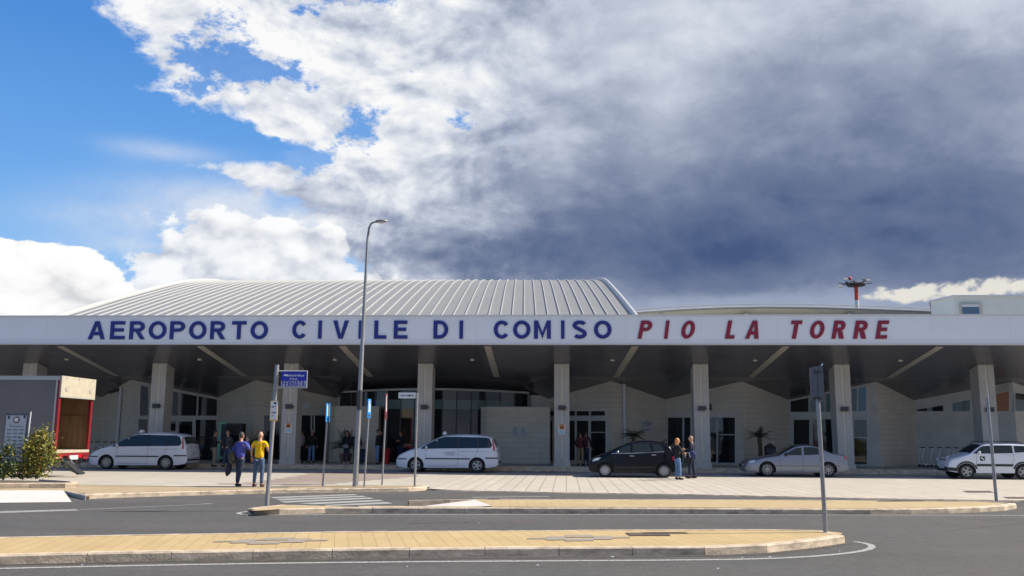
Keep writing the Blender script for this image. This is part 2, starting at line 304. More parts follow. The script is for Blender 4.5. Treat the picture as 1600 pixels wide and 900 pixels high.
# ------------------------------------------------------------------ mesh builder
class MB:
    def __init__(s): s.v = []; s.f = []; s.m = []
    def add(s, vs, fs, mi=0):
        o = len(s.v); s.v += [tuple(v) for v in vs]; s.f += [tuple(i+o for i in f) for f in fs]; s.m += [mi]*len(fs); return s
    def box(s, x0, x1, y0, y1, z0, z1, mi=0):
        return s.add([(x0, y0, z0), (x1, y0, z0), (x1, y1, z0), (x0, y1, z0), (x0, y0, z1), (x1, y0, z1), (x1, y1, z1), (x0, y1, z1)],
                     [(3, 2, 1, 0), (4, 5, 6, 7), (0, 1, 5, 4), (1, 2, 6, 5), (2, 3, 7, 6), (3, 0, 4, 7)], mi)
    def slab(s, quad, n, mi=0):       # quad of 4 points, extruded by vector n
        q = [Vector(p) for p in quad]; n = Vector(n); k = len(q)
        return s.add(q+[p+n for p in q], [tuple(range(k)), tuple(range(2*k-1, k-1, -1))]+[(i, i+k, (i+1) % k+k, (i+1) % k) for i in range(k)], mi)
    def prism(s, poly, z0, z1, mi=0):
        k = len(poly)
        return s.add([(p[0], p[1], z0) for p in poly]+[(p[0], p[1], z1) for p in poly],
                     [tuple(range(k-1, -1, -1)), tuple(range(k, 2*k))]+[(i, (i+1) % k, (i+1) % k+k, i+k) for i in range(k)], mi)
    def tube(s, path, r, n=8, mi=0, cap=True):
        P = [Vector(p) for p in path]; rs = r if isinstance(r, (list, tuple)) else [r]*len(P); o = []
        ref = None
        for i, p in enumerate(P):
            d = (P[min(i+1, len(P)-1)]-P[max(i-1, 0)]).normalized()
            if ref is None: ref = d.orthogonal().normalized()
            ref = (ref-d*ref.dot(d)).normalized(); b = d.cross(ref)
            o += [p+(ref*math.cos(2*math.pi*k/n)+b*math.sin(2*math.pi*k/n))*rs[i] for k in range(n)]
        f = [(i*n+k, i*n+(k+1) % n, (i+1)*n+(k+1) % n, (i+1)*n+k) for i in range(len(P)-1) for k in range(n)]
        if cap: f += [tuple(range(n-1, -1, -1)), tuple(range((len(P)-1)*n, len(P)*n))]
        return s.add(o, f, mi)
    def lathe(s, prof, n=16, c=(0, 0, 0), axis='z', mi=0):     # prof: (r, h)
        o = []
        for r, h in prof:
            for k in range(n):
                a = 2*math.pi*k/n; x, y = r*math.cos(a), r*math.sin(a)
                o.append((c[0]+x, c[1]+y, c[2]+h) if axis == 'z' else (c[0]+x, c[1]+h, c[2]+y) if axis == 'y' else (c[0]+h, c[1]+x, c[2]+y))
        f = [(i*n+k, i*n+(k+1) % n, (i+1)*n+(k+1) % n, (i+1)*n+k) for i in range(len(prof)-1) for k in range(n)]
        f += [tuple(range(n-1, -1, -1)), tuple(range((len(prof)-1)*n, len(prof)*n))]
        return s.add(o, f, mi)
    def ell(s, c, r, n=10, mi=0):
        pr = [(math.sin(math.pi*i/n), -math.cos(math.pi*i/n)) for i in range(n+1)]; o = []; k2 = n+4
        for a, h in pr:
            for k in range(k2):
                t = 2*math.pi*k/k2; o.append((c[0]+r[0]*max(a, .01)*math.cos(t), c[1]+r[1]*max(a, .01)*math.sin(t), c[2]+r[2]*h))
        f = [(i*k2+k, i*k2+(k+1) % k2, (i+1)*k2+(k+1) % k2, (i+1)*k2+k) for i in range(n) for k in range(k2)]
        return s.add(o, f, mi)
    def grid(s, rows, mi=0):
        n = len(rows[0]); o = [p for r in rows for p in r]
        return s.add(o, [(i*n+k, i*n+k+1, (i+1)*n+k+1, (i+1)*n+k) for i in range(len(rows)-1) for k in range(n-1)], mi)
    def build(s, name, mats, parent=None, smooth=False, loc=None):
        me = bpy.data.meshes.new(name); me.from_pydata(s.v, [], s.f); mats = mats if isinstance(mats, (list, tuple)) else [mats]
        for q in mats: me.materials.append(q)
        me.polygons.foreach_set('material_index', s.m)
        bm = bmesh.new(); bm.from_mesh(me); bmesh.ops.recalc_face_normals(bm, faces=bm.faces); bm.to_mesh(me); bm.free()
        if smooth: smooth_mesh(me)
        me.update(); o = bpy.data.objects.new(name, me); COL.objects.link(o)
        if parent: o.parent = parent
        if loc: o.location = loc
        return o
def smooth_mesh(me, ang=38):
    me.polygons.foreach_set('use_smooth', [True]*len(me.polygons))
    try: me.set_sharp_from_angle(angle=R(ang))
    except Exception: pass
def thing(name, label, cat, loc=(0, 0, 0), rz=0.0, group=None):
    o = bpy.data.objects.new(name, None); COL.objects.link(o); o.location = loc; o.rotation_euler = (0, 0, rz); o.empty_display_size = 0.2
    return tag(o, label, cat, group)
def tag(o, label, cat, group=None):
    o['label'] = label; o['category'] = cat
    if group: o['group'] = group
    return o
def struct(o, kind='structure', label=None):
    o['kind'] = kind
    if label: o['label'] = label
    return o
def copy_tree(o, parent=None):
    c = o.copy(); COL.objects.link(c)
    if parent: c.parent = parent
    for ch in list(o.children): copy_tree(ch, c)
    return c
def text_mesh(body, bold=0.0, shear=0.0):
    """flat outline of lettering as (verts, faces, bounds), unit scale"""
    cu = bpy.data.curves.new('lettering', 'FONT'); cu.body = body; cu.offset = bold; cu.shear = shear; cu.resolution_u = 4; cu.fill_mode = 'BOTH'; cu.extrude = 0.01
    o = bpy.data.objects.new('lettering', cu); COL.objects.link(o)
    dg = bpy.context.evaluated_depsgraph_get(); me = bpy.data.meshes.new_from_object(o.evaluated_get(dg))
    vs = [v.co.copy() for v in me.vertices]; fs = [tuple(p.vertices) for p in me.polygons]
    bpy.data.objects.remove(o); bpy.data.curves.remove(cu); bpy.data.meshes.remove(me)
    xs = [v.x for v in vs]; ys = [v.y for v in vs]
    return vs, fs, (min(xs), max(xs), min(ys), max(ys))
def put_text(mb, body, o, ux, uz, w, h, depth=0.01, bold=0.0, shear=0.0, mi=0, fixed=None):
    """lettering filling a w x h rectangle whose lower-left corner is o; ux, uz unit vectors"""
    vs, fs, b = text_mesh(body, bold, shear); ux = Vector(ux); uz = Vector(uz); nn = ux.cross(uz)
    b = fixed or b
    mb.add([Vector(o)+ux*((v.x-b[0])/(b[1]-b[0])*w)+uz*((v.y-b[2])/(b[3]-b[2])*h)+nn*((v.z/0.01*0.5+0.5)*depth) for v in vs], fs, mi)

def glyph(ch, w, h, t):
    """bold sans letter as a list of strips; a strip is (outer points, inner points, closed)"""
    b = t*.88; S = []
    def R4(x0, y0, x1, y1): S.append(([(x0, y0), (x1, y0)], [(x0, y1), (x1, y1)], False))
    def ell_(cx, cy, rx, ry, a0, a1, n=28):
        o = []; i = []
        for k in range(n+1):
            a = R(lerp(a0, a1, k/n)); o.append((cx+rx*math.cos(a), cy+ry*math.sin(a))); i.append((cx+(rx-t)*math.cos(a), cy+(ry-b)*math.sin(a)))
        return o, i
    if ch == 'O': o, i = ell_(w/2, h/2, w/2, h/2, 0, 360, 40); S.append((o, i, False))
    elif ch == 'C': o, i = ell_(w/2, h/2, w/2, h/2, 38, 322, 36); S.append((o, i, False))
    elif ch == 'S':
        P = [(w*.5+(w/2-t/2)*math.cos(R(a)), h*.735+(h*.265-b/2)*math.sin(R(a))) for a in range(22, 236, 12)]+[(w*.5+(w/2-t/2)*math.cos(R(a)), h*.275+(h*.275-b/2)*math.sin(R(a))) for a in range(56, -160, -12)]
        A, B = [], []
        for k, p in enumerate(P):
            q, r = P[min(k+1, len(P)-1)], P[max(k-1, 0)]; dx, dy = q[0]-r[0], q[1]-r[1]; l = math.hypot(dx, dy); A.append((p[0]-dy/l*t*.5, p[1]+dx/l*t*.46)); B.append((p[0]+dy/l*t*.5, p[1]-dx/l*t*.46))
        S.append((A, B, False))
    elif ch in 'DPR':
        y0 = 0 if ch == 'D' else h*.41; m_ = w*(.42 if ch == 'D' else .52); hh = h-y0; wr = w if ch != 'R' else w*.95
        o, i = ell_(m_, y0+hh/2, wr-m_, hh/2, 90, -90, 18); S.append(([(0, y0), (0, h), (m_-.001, h)]+o+[(m_-.001, y0), (0, y0)], [(t, y0+b), (t, h-b), (m_-.001, h-b)]+i+[(m_-.001, y0+b), (t, y0+b)], False))
        if ch != 'D': R4(0, 0, t, y0)
        if ch == 'R': S.append(([(w*.40, y0), (w-t*1.2, 0)], [(w*.40+t*1.15, y0), (w, 0)], False))
    elif ch in 'EFL':
        R4(0, 0, t, h)
        if ch != 'F': R4(t, 0, w, b)
        if ch != 'L': R4(t, h-b, w*.97, h); R4(t, h*.5-b*.42, w*.90, h*.5+b*.58)
    elif ch == 'I': R4(0, 0, w, h)
    elif ch == 'T': R4(0, h-b, w, h); R4(w/2-t/2, 0, w/2+t/2, h-b)
    elif ch in 'AV':
        f = (lambda p: p) if ch == 'A' else (lambda p: (p[0], h-p[1])); z_ = h*.78
        S.append(([f(p) for p in ((0, 0), (w/2-.56*t, h), (w/2, h))], [f(p) for p in ((1.08*t, 0), (w/2-.02*t, z_), (w/2, z_))], False)); S.append(([f((w-p[0], p[1])) for p in ((0, 0), (w/2-.56*t, h), (w/2, h))], [f((w-p[0], p[1])) for p in ((1.08*t, 0), (w/2-.02*t, z_), (w/2, z_))], False))
        if ch == 'A':
            g_ = lambda y: lerp(1.08*t, w/2, y/z_); S.append(([(g_(h*.22), h*.22), (w-g_(h*.22), h*.22)], [(g_(h*.22+b), h*.22+b), (w-g_(h*.22+b), h*.22+b)], False))
    elif ch == 'M':
        R4(0, 0, t, h); R4(w-t, 0, w, h); S.append(([(t, h), (w/2, h*.34)], [(t, h*.66), (w/2, 0)], False)); S.append(([(w-t, h), (w/2, h*.34)], [(w-t, h*.66), (w/2, 0)], False))
    return S
def put_glyph(mb, ch, o, w, h, t, depth=.05, shear=0.0):
    for k, (A, B, cl) in enumerate(glyph(ch, w, h, t)):
        P = lambda p, y: (o[0]+p[0]+shear*p[1], o[1]-y, o[2]+p[1])
        mb.grid([[P(p, depth) for p in A], [P(p, depth) for p in B]]); mb.grid([[P(p, 0) for p in A], [P(p, depth) for p in A]]); mb.grid([[P(p, 0) for p in B], [P(p, depth) for p in B]])
        for q in (0, -1): mb.grid([[P(A[q], 0), P(A[q], depth)], [P(B[q], 0), P(B[q], depth)]])
def put_word(mb, word, o, w, h, t, depth=.004):
    ws = [1.35 if c == 'M' else 1.12 if c == 'A' else 1.0 for c in word]; u = w/(sum(ws)+.2*(len(word)-1)); x = 0
    for k, ch in enumerate(word): put_glyph(mb, ch, (o[0]+x*u, o[1], o[2]), ws[k]*u, h, t, depth); x += ws[k]+.2

# ------------------------------------------------------------------ ground
def lerp(a, b, t): return a+(b-a)*t
def gz(x, y):
    t = min(1, max(0, (-4.5-x)/2.5+0.5)); t = t*t*(3-2*t)
    f = min(1, max(0, (y-29)/9)); f = f*f*(3-2*f)
    return 0.03+0.09*t*(1-f)-0.012*f*(1 if x > -6 else 0)+0.02*min(1, max(0, (y-38)/6.6))
struct(MB().add([(-1500, -400, 0), (1500, -400, 0), (1500, 3000, 0), (-1500, 3000, 0)], [(0, 1, 2, 3)]).build('ground', M['asphalt']))

def resample(pts, step):
    out = [Vector(pts[0])]; acc = 0
    for a, b in zip(pts, pts[1:]):
        a, b = Vector(a), Vector(b); L = (b-a).length; d = step-acc
        while d <= L: out.append(a.lerp(b, d/L)); d += step
        acc = L-(d-step)
    if (out[-1]-Vector(pts[-1])).length > 0.15: out.append(Vector(pts[-1]))
    return out
def smooth_poly(pts, it=2):
    for _ in range(it):
        q = [pts[0]]
        for a, b in zip(pts, pts[1:]): q += [a.lerp(b, .25), a.lerp(b, .75)]
        pts = q+[pts[-1]]
    return pts
def kerb(name, pts, z0, z1, w=0.13, step=1.0, label=None):
    """row of kerb stones; the road is on the right of the direction of travel"""
    pts = [Vector((p[0], p[1], 0)) for p in pts]; rs = resample(pts, step); mb = MB()
    for a, b in zip(rs, rs[1:]):
        d = (b-a); L = d.length
        if L < 0.05: continue
        d.normalize(); n = Vector((-d.y, d.x, 0)); a2 = a+d*0.004; b2 = b-d*0.004; dz = random.uniform(-.004, .004)
        sec = [(-0.006, z0), (0, z1-.022), (0.022, z1+dz), (w, z1+dz), (w, z0)]
        mb.add([p+n*u+Vector((0, 0, v)) for p in (a2, b2) for u, v in sec], [(4, 3, 2, 1, 0), (5, 6, 7, 8, 9)]+[(i, (i+1) % 5, (i+1) % 5+5, i+5) for i in range(5)])
    # dark joint bed just inside the stones
    for a, b in zip(rs, rs[1:]):
        d = (b-a).normalized(); n = Vector((-d.y, d.x, 0)); q = [a+n*0.02, b+n*0.02, b+n*(w-.01), a+n*(w-.01)]
        mb.prism([(p.x, p.y) for p in q], z0, z1-0.03, 1)
    return struct(mb.build(name, [M['kerb'], M['grate']]), label=label)
def flat(name, poly, z, material, label=None):
    mb = MB(); k = len(poly); mb.add([(p[0], p[1], z) for p in poly], [tuple(range(k))])
    o = mb.build(name, material)
    if o.data.polygons[0].normal.z < 0: o.data.flip_normals()
    return struct(o, label=label)
def ribbon(mb, pts, w, z, mi=0):
    P = [Vector((p[0], p[1], 0)) for p in pts]; L = []; Rr = []
    for i, p in enumerate(P):
        d = (P[min(i+1, len(P)-1)]-P[max(0, i-1)]).normalized(); n = Vector((-d.y, d.x, 0)); L.append(p+n*w/2+Vector((0, 0, z))); Rr.append(p-n*w/2+Vector((0, 0, z)))
    mb.grid([L, Rr], mi)

# near island: the kerb runs left to right at the front, round the tip and back
zt = 0.12
front = [gr(*p, zt) for p in ((0, 866), (265, 861.5), (530, 857.7), (800, 855.5), (1070, 854), (1150, 854), (1225, 848.5), (1290, 841), (1322, 836.5))]
tip = [gr(*p, zt) for p in ((1330, 833.5), (1322, 831), (1300, 829))]
back = [gr(*p, zt) for p in ((1260, 827.2), (1200, 826.6), (1070, 827), (800, 828), (530, 830), (265, 834), (0, 838.5))]
dl = (front[0]-front[1]).normalized(); front = [front[0]+dl*16+Vector((0, -2.5, 0))]+front
dl = (back[-1]-back[-2]).normalized(); back = back+[back[-1]+dl*14]
ring = smooth_poly(front+tip+back, 2)
kerb('near_island_kerb', ring, -0.02, zt, 0.14, 1.05, 'kerb stones of the near traffic island')
struct_poly = [(p.x, p.y) for p in ring]
def inset(poly, d):
    n = len(poly); out = []
    for i in range(n):
        a, b, c = Vector(poly[i-1]), Vector(poly[i]), Vector(poly[(i+1) % n]); e = (c-a)
        if e.length < 1e-6: out.append(tuple(b)); continue
        e.normalize(); out.append((b.x-e.y*d, b.y+e.x*d))
    return out
flat('near_island_paving', inset(struct_poly, 0.12), zt-0.006, M['yellow'], 'yellow brick paving of the near traffic island')
def deco(name, px, py, s):       # grey paver ornament: three overlapping lozenges
    mb = MB(); c = gr(px, py, zt); k = 0
    for i in range(-5, 6):
        for j in range(-2, 3):
            if (abs(j) == 0 and abs(i) >= 2) or (abs(j) == 1 and abs(i) in (0, 1, 2, 3)) or (abs(j) == 2 and abs(i) <= 1):
                x = c.x+i*0.17*s; y = c.y+j*0.2*s+i*0.17*s*0.25*0.9
                mb.add([(x-.085*s, y-.1*s, zt+.002), (x+.085*s, y-.1*s+.02, zt+.002), (x+.085*s, y+.1*s+.02, zt+.002), (x-.085*s, y+.1*s, zt+.002)], [(0, 1, 2, 3)])
    return struct(mb.build(name, M['greypaver']), label='ornament of grey pavers set in the yellow island')
deco('grey_paver_ornament', 424, 845, 0.85); deco('grey_paver_ornament', 905, 840.5, 0.85)
def grate(px0, py0, px1, py1, z, name='ground_plate', label='rusty flat iron drain cover'):
    a, b, c, d = gr(px0, py1, z), gr(px1, py1, z), gr(px1-6, py0, z), gr(px0-8, py0, z)
    mb = MB(); mb.slab([a, b, c, d], (0, 0, 0.004))
    return tag(mb.build(name, M['grate']), label, 'drain cover', None)
grate(985, 832.5, 1048, 837, zt+.001, label='thin brown slab lying on the yellow near island')  # thin brown slab flat on the island paving

# middle island
mz = 0.12
mfront = [gr(*p, mz) for p in ((387, 795), (392, 797), (405, 797.2), (450, 794.2), (530, 792.7), (800, 793.2), (1070, 794), (1300, 795.5), (1400, 795.2), (1480, 794), (1545, 791.5), (1580, 789))]
mtip = [gr(*p, mz) for p in ((1590, 787), (1582, 785.2), (1560, 784))]
mback = [gr(*p, mz) for p in ((1540, 783), (1400, 782), (1290, 781), (1070, 780), (900, 779.7), (780, 779.6))]
mleft = [gr(*p, mz) for p in ((620, 785.5), (540, 789), (455, 787.5), (405, 790.5))]
mring = smooth_poly(mfront+mtip+mback, 2)
mring2 = mring+smooth_poly([mback[-1]]+mleft+[mfront[0]], 1)[1:-1]
kerb('middle_island_kerb', smooth_poly(mfront+mtip+mback[:-1]+[mback[-1]], 2), -0.02, mz, 0.14, 1.0, 'kerb stones of the middle traffic island')
kerb('middle_island_kerb', smooth_poly([gr(500, 789.6, mz), gr(455, 787.3, mz), gr(405, 790.3, mz), gr(387, 795, mz)], 2), -0.02, mz, 0.14, 1.0, 'kerb stones of the left tip of the middle island')
flat('middle_island_paving', [(p.x, p.y) for p in [mfront[1]]+smooth_poly(mfront[2:5], 1)+[gr(560, 791.8, mz), gr(500, 789.8, mz), gr(455, 788.3, mz), gr(408, 791, mz)]], mz-.006, M['yellow2'], 'yellow paving on the left tip of the middle island')
mr = [gr(768, 791.2, mz), gr(1070, 792.3, mz), gr(1300, 793.8, mz), gr(1400, 793.6, mz), gr(1480, 792.6, mz), gr(1545, 790.2, mz), gr(1578, 788, mz), gr(1585, 786.8, mz), gr(1560, 785, mz), gr(1540, 783.8, mz), gr(1290, 781.6, mz), gr(1070, 780.6, mz), gr(740, 780.2, mz)]
flat('middle_island_paving', [(p.x, p.y) for p in mr], mz-.006, M['yellow2'], 'yellow paving of the long right part of the middle island')
# white ramp from the crossing up to the island, with the kerb beside it
mb = MB(); mb.add([gr(660, 791, .03), gr(768, 790.6, mz), gr(742, 780.6, mz), gr(738, 781.2, mz-.002)], [(0, 1, 2, 3)])
struct(mb.build('white_ramp', M['ramp']), label='white sloping slab at the end of the middle island')
kerb('ramp_kerb', [gr(760, 779.6, mz), gr(700, 780.6, mz), gr(636, 781.6, mz)], -.02, mz, 0.12, 1.0, 'kerb behind the white ramp')
mb = MB(); a_, b_, c_, d_ = gr(636, 788, 0), gr(660, 791, 0.0), gr(742, 781, mz-.01), gr(636, 781.6, mz-.01)
mb.slab([gr(560, 791.5, .10), gr(768, 791.8, .10), gr(768, 790.8, .10), gr(560, 790.5, .10)], (0, 0, -.1)); struct(mb.build('island_edge', M['kerb']))

# left pavement with kerb, yellow strip, planter kerb and ramp
lfront = [gr(*p, .12) for p in ((132, 772.4), (200, 770), (320, 766.8), (420, 764.6), (536, 763), (635, 762), (664, 761.2), (669, 759.5), (666, 758.2))]
kerb('pavement_kerb', smooth_poly(lfront, 1), -.02, .12, 0.15, 1.0, 'pale kerb along the bus stop pavement')
lb = [gr(*p, .12) for p in ((666, 758.4), (600, 758), (500, 759), (370, 761.5), (150, 757.5), (60, 756), (-120, 755))]
flat('pavement_strip', [(p.x, p.y) for p in [gr(100, 766.2, .12), gr(136, 771.2, .12), gr(200, 769, .12), gr(320, 765.8, .12), gr(420, 763.6, .12), gr(536, 762, .12), gr(635, 761, .12), gr(660, 760.4, .12)]+lb+[gr(-120, 767, .12)]], .115, M['tan'], 'tan paving strip where the bus stop poles stand')
mb = MB(); mb.add([gr(-140, 787, .01), gr(112, 784.3, .01), gr(99, 765.6, .12), gr(-140, 767.2, .12)], [(0, 1, 2, 3)]); struct(mb.build('white_ramp', M['ramp']), label='bright white ramp slab at the left edge')
kerb('ramp_kerb', [gr(98, 766.5, .12), gr(134, 773.5, .12)], -.02, .118, 0.1, 1.0, 'slanting kerb beside the white ramp')
kerb('planter_kerb', smooth_poly([gr(-140, 755.5, .27), gr(60, 754.2, .27), gr(95, 753.8, .27), gr(120, 757, .24), gr(126, 755, .24), gr(118, 750.5, .27), gr(70, 748.2, .27)], 1), .1, .26, 0.2, 1.0, 'low kerb around the planting bed')
flat('planting_bed', [(p.x, p.y) for p in [gr(-140, 754, .25), gr(60, 753, .25), gr(95, 752.5, .25), gr(112, 752, .25), gr(100, 749.5, .25), gr(-140, 745, .25)]], .2, M['soil'], 'soil of the planting bed')

# plaza sheet
def sheet(name, x0, x1, y0f, y1, material, nx=60, ny=14, off=0.0, label=None):
    rows = []
    for j in range(ny+1):
        row = []
        for i in range(nx+1):
            x = lerp(x0, x1, i/nx); ya = y0f(x); y = lerp(ya, y1, j/ny); row.append((x, y, gz(x, y)+off))
        rows.append(row)
    return struct(MB().grid(rows).build(name, material), label=label)
pe = [gr(668, 765, .03), gr(860, 768.8, .03), gr(1070, 772.2, .03), gr(1340, 778, .03), gr(1600, 782, .03), gr(1900, 789, .03)]
def interp(pts, x):
    if x <= pts[0].x: return pts[0].y
    for a, b in zip(pts, pts[1:]):
        if a.x <= x <= b.x: return lerp(a.y, b.y, (x-a.x)/(b.x-a.x))
    return pts[-1].y
sheet('plaza', pe[0].x, 34, lambda x: interp(pe, x), 41.2, M['plaza'], label='pale slab paving in front of the terminal')
lbs = sorted(lb, key=lambda p: p.x)
sheet('plaza', -60, pe[0].x, lambda x: interp(lbs, x)-.01, 41.2, M['plaza2'], off=0.0, label='pale paving behind the bus stops')
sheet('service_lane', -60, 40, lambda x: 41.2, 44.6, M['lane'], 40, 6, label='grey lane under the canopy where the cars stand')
mb = MB(); mb.grid([[(p.x, p.y-.02, 0) for p in pe], [(p.x, p.y+.0, .032) for p in pe], [(p.x, p.y+.16, .034) for p in pe]]); struct(mb.build('plaza_edge', M['kerb']), label='flush stone edge of the plaza')
kerb('walkway_kerb', [(-60+i, 44.6) for i in range(100)], 0.0, .26, 0.2, 1.5, 'kerb of the walkway along the terminal')
struct(MB().add([(-60, 44.75, .252), (40, 44.75, .252), (40, 62, .252), (-60, 62, .252)], [(0, 1, 2, 3)]).build('walkway', M['walk']), label='raised stone walkway along the terminal')

# road markings
rm = MB()
wl = smooth_poly([gr(*p) for p in ((-80, 891), (0, 888.5), (265, 883), (530, 879), (800, 877), (1070, 875.5), (1200, 873.5), (1290, 868.5), (1345, 862), (1364, 856.5), (1360, 850.5), (1335, 846.5))], 2)
wl[0] = wl[0]+(wl[0]-wl[3]).normalized()*8; ribbon(rm, wl, 0.11, .004)
struct(rm.build('edge_line', M['line']), label='worn white line round the near island')
rm = MB(); ribbon(rm, smooth_poly([gr(*p) for p in ((388, 799), (372, 801.5), (374, 803.5), (392, 805), (530, 804.4), (1070, 804.6), (1400, 805), (1800, 806))], 1), 0.10, .004)
struct(rm.build('edge_line', M['line']), label='thin white line along the middle island')
rm = MB(); rm.add([tuple(gr(*p)+Vector((0, 0, .004))) for p in ((-60, 803.5), (0, 802), (125, 797.8), (118, 795.8), (0, 799), (-60, 800.5))], [(0, 1, 2, 3, 4, 5)])
ribbon(rm, [gr(125, 796.6), gr(230, 792), gr(332, 787.4)], .10, .004)
ribbon(rm, [gr(330, 787.4), gr(316, 787.9)], .2, .006)
struct(rm.build('lane_line', M['oldline']), label='faded white lane line left of the middle island')
rm = MB(); ribbon(rm, [gr(738, 777.3), gr(800, 776.5), gr(858, 776.2)], .22, .004); struct(rm.build('lane_line', M['oldline']), label='short white dash on the far road')
rm = MB(); ribbon(rm, [gr(1586, 794), gr(1700, 799)], .10, .006); struct(rm.build('lane_line', M['oldline']))
rm = MB()
for (a0, a1, a2, a3) in (((422, 777), (553, 772.2), (560, 773.6), (428, 778.8)), ((430, 780), (566, 774.8), (573, 776.4), (438, 782)), ((436, 783.6), (577, 777.6), (585, 779.3), (446, 785.6)), ((466, 786.6), (592, 781), (600, 783), (492, 788.2)), ((505, 789.4), (604, 784.6), (614, 787), (512, 790.8))):
    rm.add([gr(*p)+Vector((0, 0, .004)) for p in (a0, a1, a2, a3)], [(0, 1, 2, 3)])
struct(rm.build('crosswalk', M['line']), label='white zebra stripes on the road')
rm = MB()
for k in range(13):        # red-brown bands on the plaza, the zebra's continuation
    y = 28.9+k*0.98; xl = -10.1-(y-28)*0.082-(0.9 if k == 0 else 0); xr = -7.9+min(0, 1)+(y-28)*0.17 if k < 9 else -6.0-(y-37)*.2
    mbz = [(xl-.35*(k % 2), y), (xr, y), (xr+.1, y+.42), (xl, y+.42)]
    rm.add([(p[0], p[1], gz(p[0], p[1])+.005) for p in mbz], [(0, 1, 2, 3)])
struct(rm.build('crosswalk', M['redpaint']), label='dark bands of the crossing over the plaza')
grate(1512, 767, 1553, 769.5, .035, label='thin dark slab on the plaza behind the right island')  # narrow dark slab flat on the plaza
grate(1575, 776.5, 1640, 779, .035, label='thin dark slab at the plaza edge, far right')  # dark slab laid flat along the plaza edge
grate(846, 736.2, 872, 738, gz(0, 42)+.003, label='drain slot in the shaded lane before the terminal')

rg_ = random.Random(21)
def crack(px0, py0, px1, py1, n, w, name, label):
    P = [gr(lerp(px0, px1, i/n)+rg_.uniform(-2, 2), lerp(py0, py1, i/n)+rg_.uniform(-.7, .7)) for i in range(n+1)]; mb = MB(); ribbon(mb, P, w, .003); return struct(mb.build(name, M['grate']), label=label)
crack(640, 818, 735, 816.5, 12, .035, 'road_crack', 'short dark crack in the asphalt'); crack(1060, 815, 1115, 818, 8, .02, 'road_crack', 'hairline crack in the asphalt'); crack(1480, 829, 1600, 818, 10, .02, 'road_crack', 'hairline crack near the right edge')
def gutter(pts, w, name):
    mb = MB(); P = smooth_poly(pts, 2); A, B = [], []
    for i, p in enumerate(P):
        d = (P[min(i+1, len(P)-1)]-P[max(i-1, 0)]).normalized(); n = Vector((-d.y, d.x, 0)); A.append(p+Vector((0, 0, .003))+n*.02); B.append(p+Vector((0, 0, .003))-n*w*rg_.uniform(.3, 1.0))
    mb.grid([A, B]); return struct(mb.build(name, M['gutter']), label='dirt gathered along the kerb')
gutter([gr(px, py, 0) for px, py in ((-60, 884.5), (0, 882.5), (130, 879.8), (265, 877.5), (400, 875.8), (530, 873.8), (660, 872.5), (800, 871.2), (940, 870.2), (1070, 869), (1150, 868.5), (1225, 862.5), (1290, 854.5), (1322, 849))], .16, 'gutter_dirt')
gutter([gr(px, py, 0) for px, py in ((400, 803.6), (530, 801), (800, 801.4), (1070, 802), (1300, 803.6), (1400, 803.3))], .14, 'gutter_dirt')
for k, (px, py) in enumerate(((163, 884.5), (128, 883.5), (748, 817.6), (957, 870.8), (1203, 871), (1312, 862), (1122, 889), (386, 806.5), (840, 884), (1160, 872), (905, 803.5), (636, 886))):
    q = gr(px, py, 0); sz = rg_.uniform(.010, .028); mb = MB(); mb.add([(q.x-sz, q.y, .006), (q.x+sz*.4, q.y-sz*.7, .006), (q.x+sz, q.y+.01, .012), (q.x-.1*sz, q.y+sz*.6, .014)], [(0, 1, 2, 3)])
    tag(mb.build('litter_scrap', M['plate']), ('scrap of pale litter on the asphalt, '+['by the left end of the near kerb', 'close left of the near kerb scrap pair', 'mid road between the islands', 'below the near kerb at its middle', 'below the near kerb right of centre', 'inside the curved white line', 'on the road in front of the near island', 'at the left tip of the middle island', 'in the near lane left of centre', 'just above the near white line right of centre', 'beside the middle kerb', 'near the lower edge left of centre'][k]), 'litter', 'litter scraps on the road')

# ------------------------------------------------------------------ terminal
T = thing('terminal_building', 'wide white airport terminal with curved ribbed roof and long lettered canopy', 'building', (-3.6, 49, 0.25))
TI = Vector((-3.6, 49, 0.25))
def tp(o):                       # parent to the terminal, keep world place
    o.parent = T; o.matrix_parent_inverse = Matrix.Translation(-TI); return o
FX0, FX1, FY = -46.0, 36.0, 41.5
mb = MB(); mb.box(FX0, FX1, FY, FY+.28, 5.90, 7.12)
for i in range(24): mb.box(FX0+i*3.4+1.1, FX0+i*3.4+1.112, FY-.0035, FY, 6.04, 7.11, 1)
tp(mb.build('fascia', [M['fascia'], M['fasciatrim']]))
mb = MB(); mb.box(FX0-.02, FX1+.02, FY-.05, FY+.5, 7.12, 7.19); mb.box(FX0-.02, FX1+.02, FY-.035, FY+.3, 5.82, 5.90); mb.box(FX0-.02, FX1+.02, FY-.012, FY, 6.02, 6.035)
tp(mb.build('fascia_trim', M['fasciatrim']))
mb = MB(); mb.box(FX0, FX1, FY+.28, 50, 6.95, 7.10); tp(mb.build('canopy_deck', M['roof']))
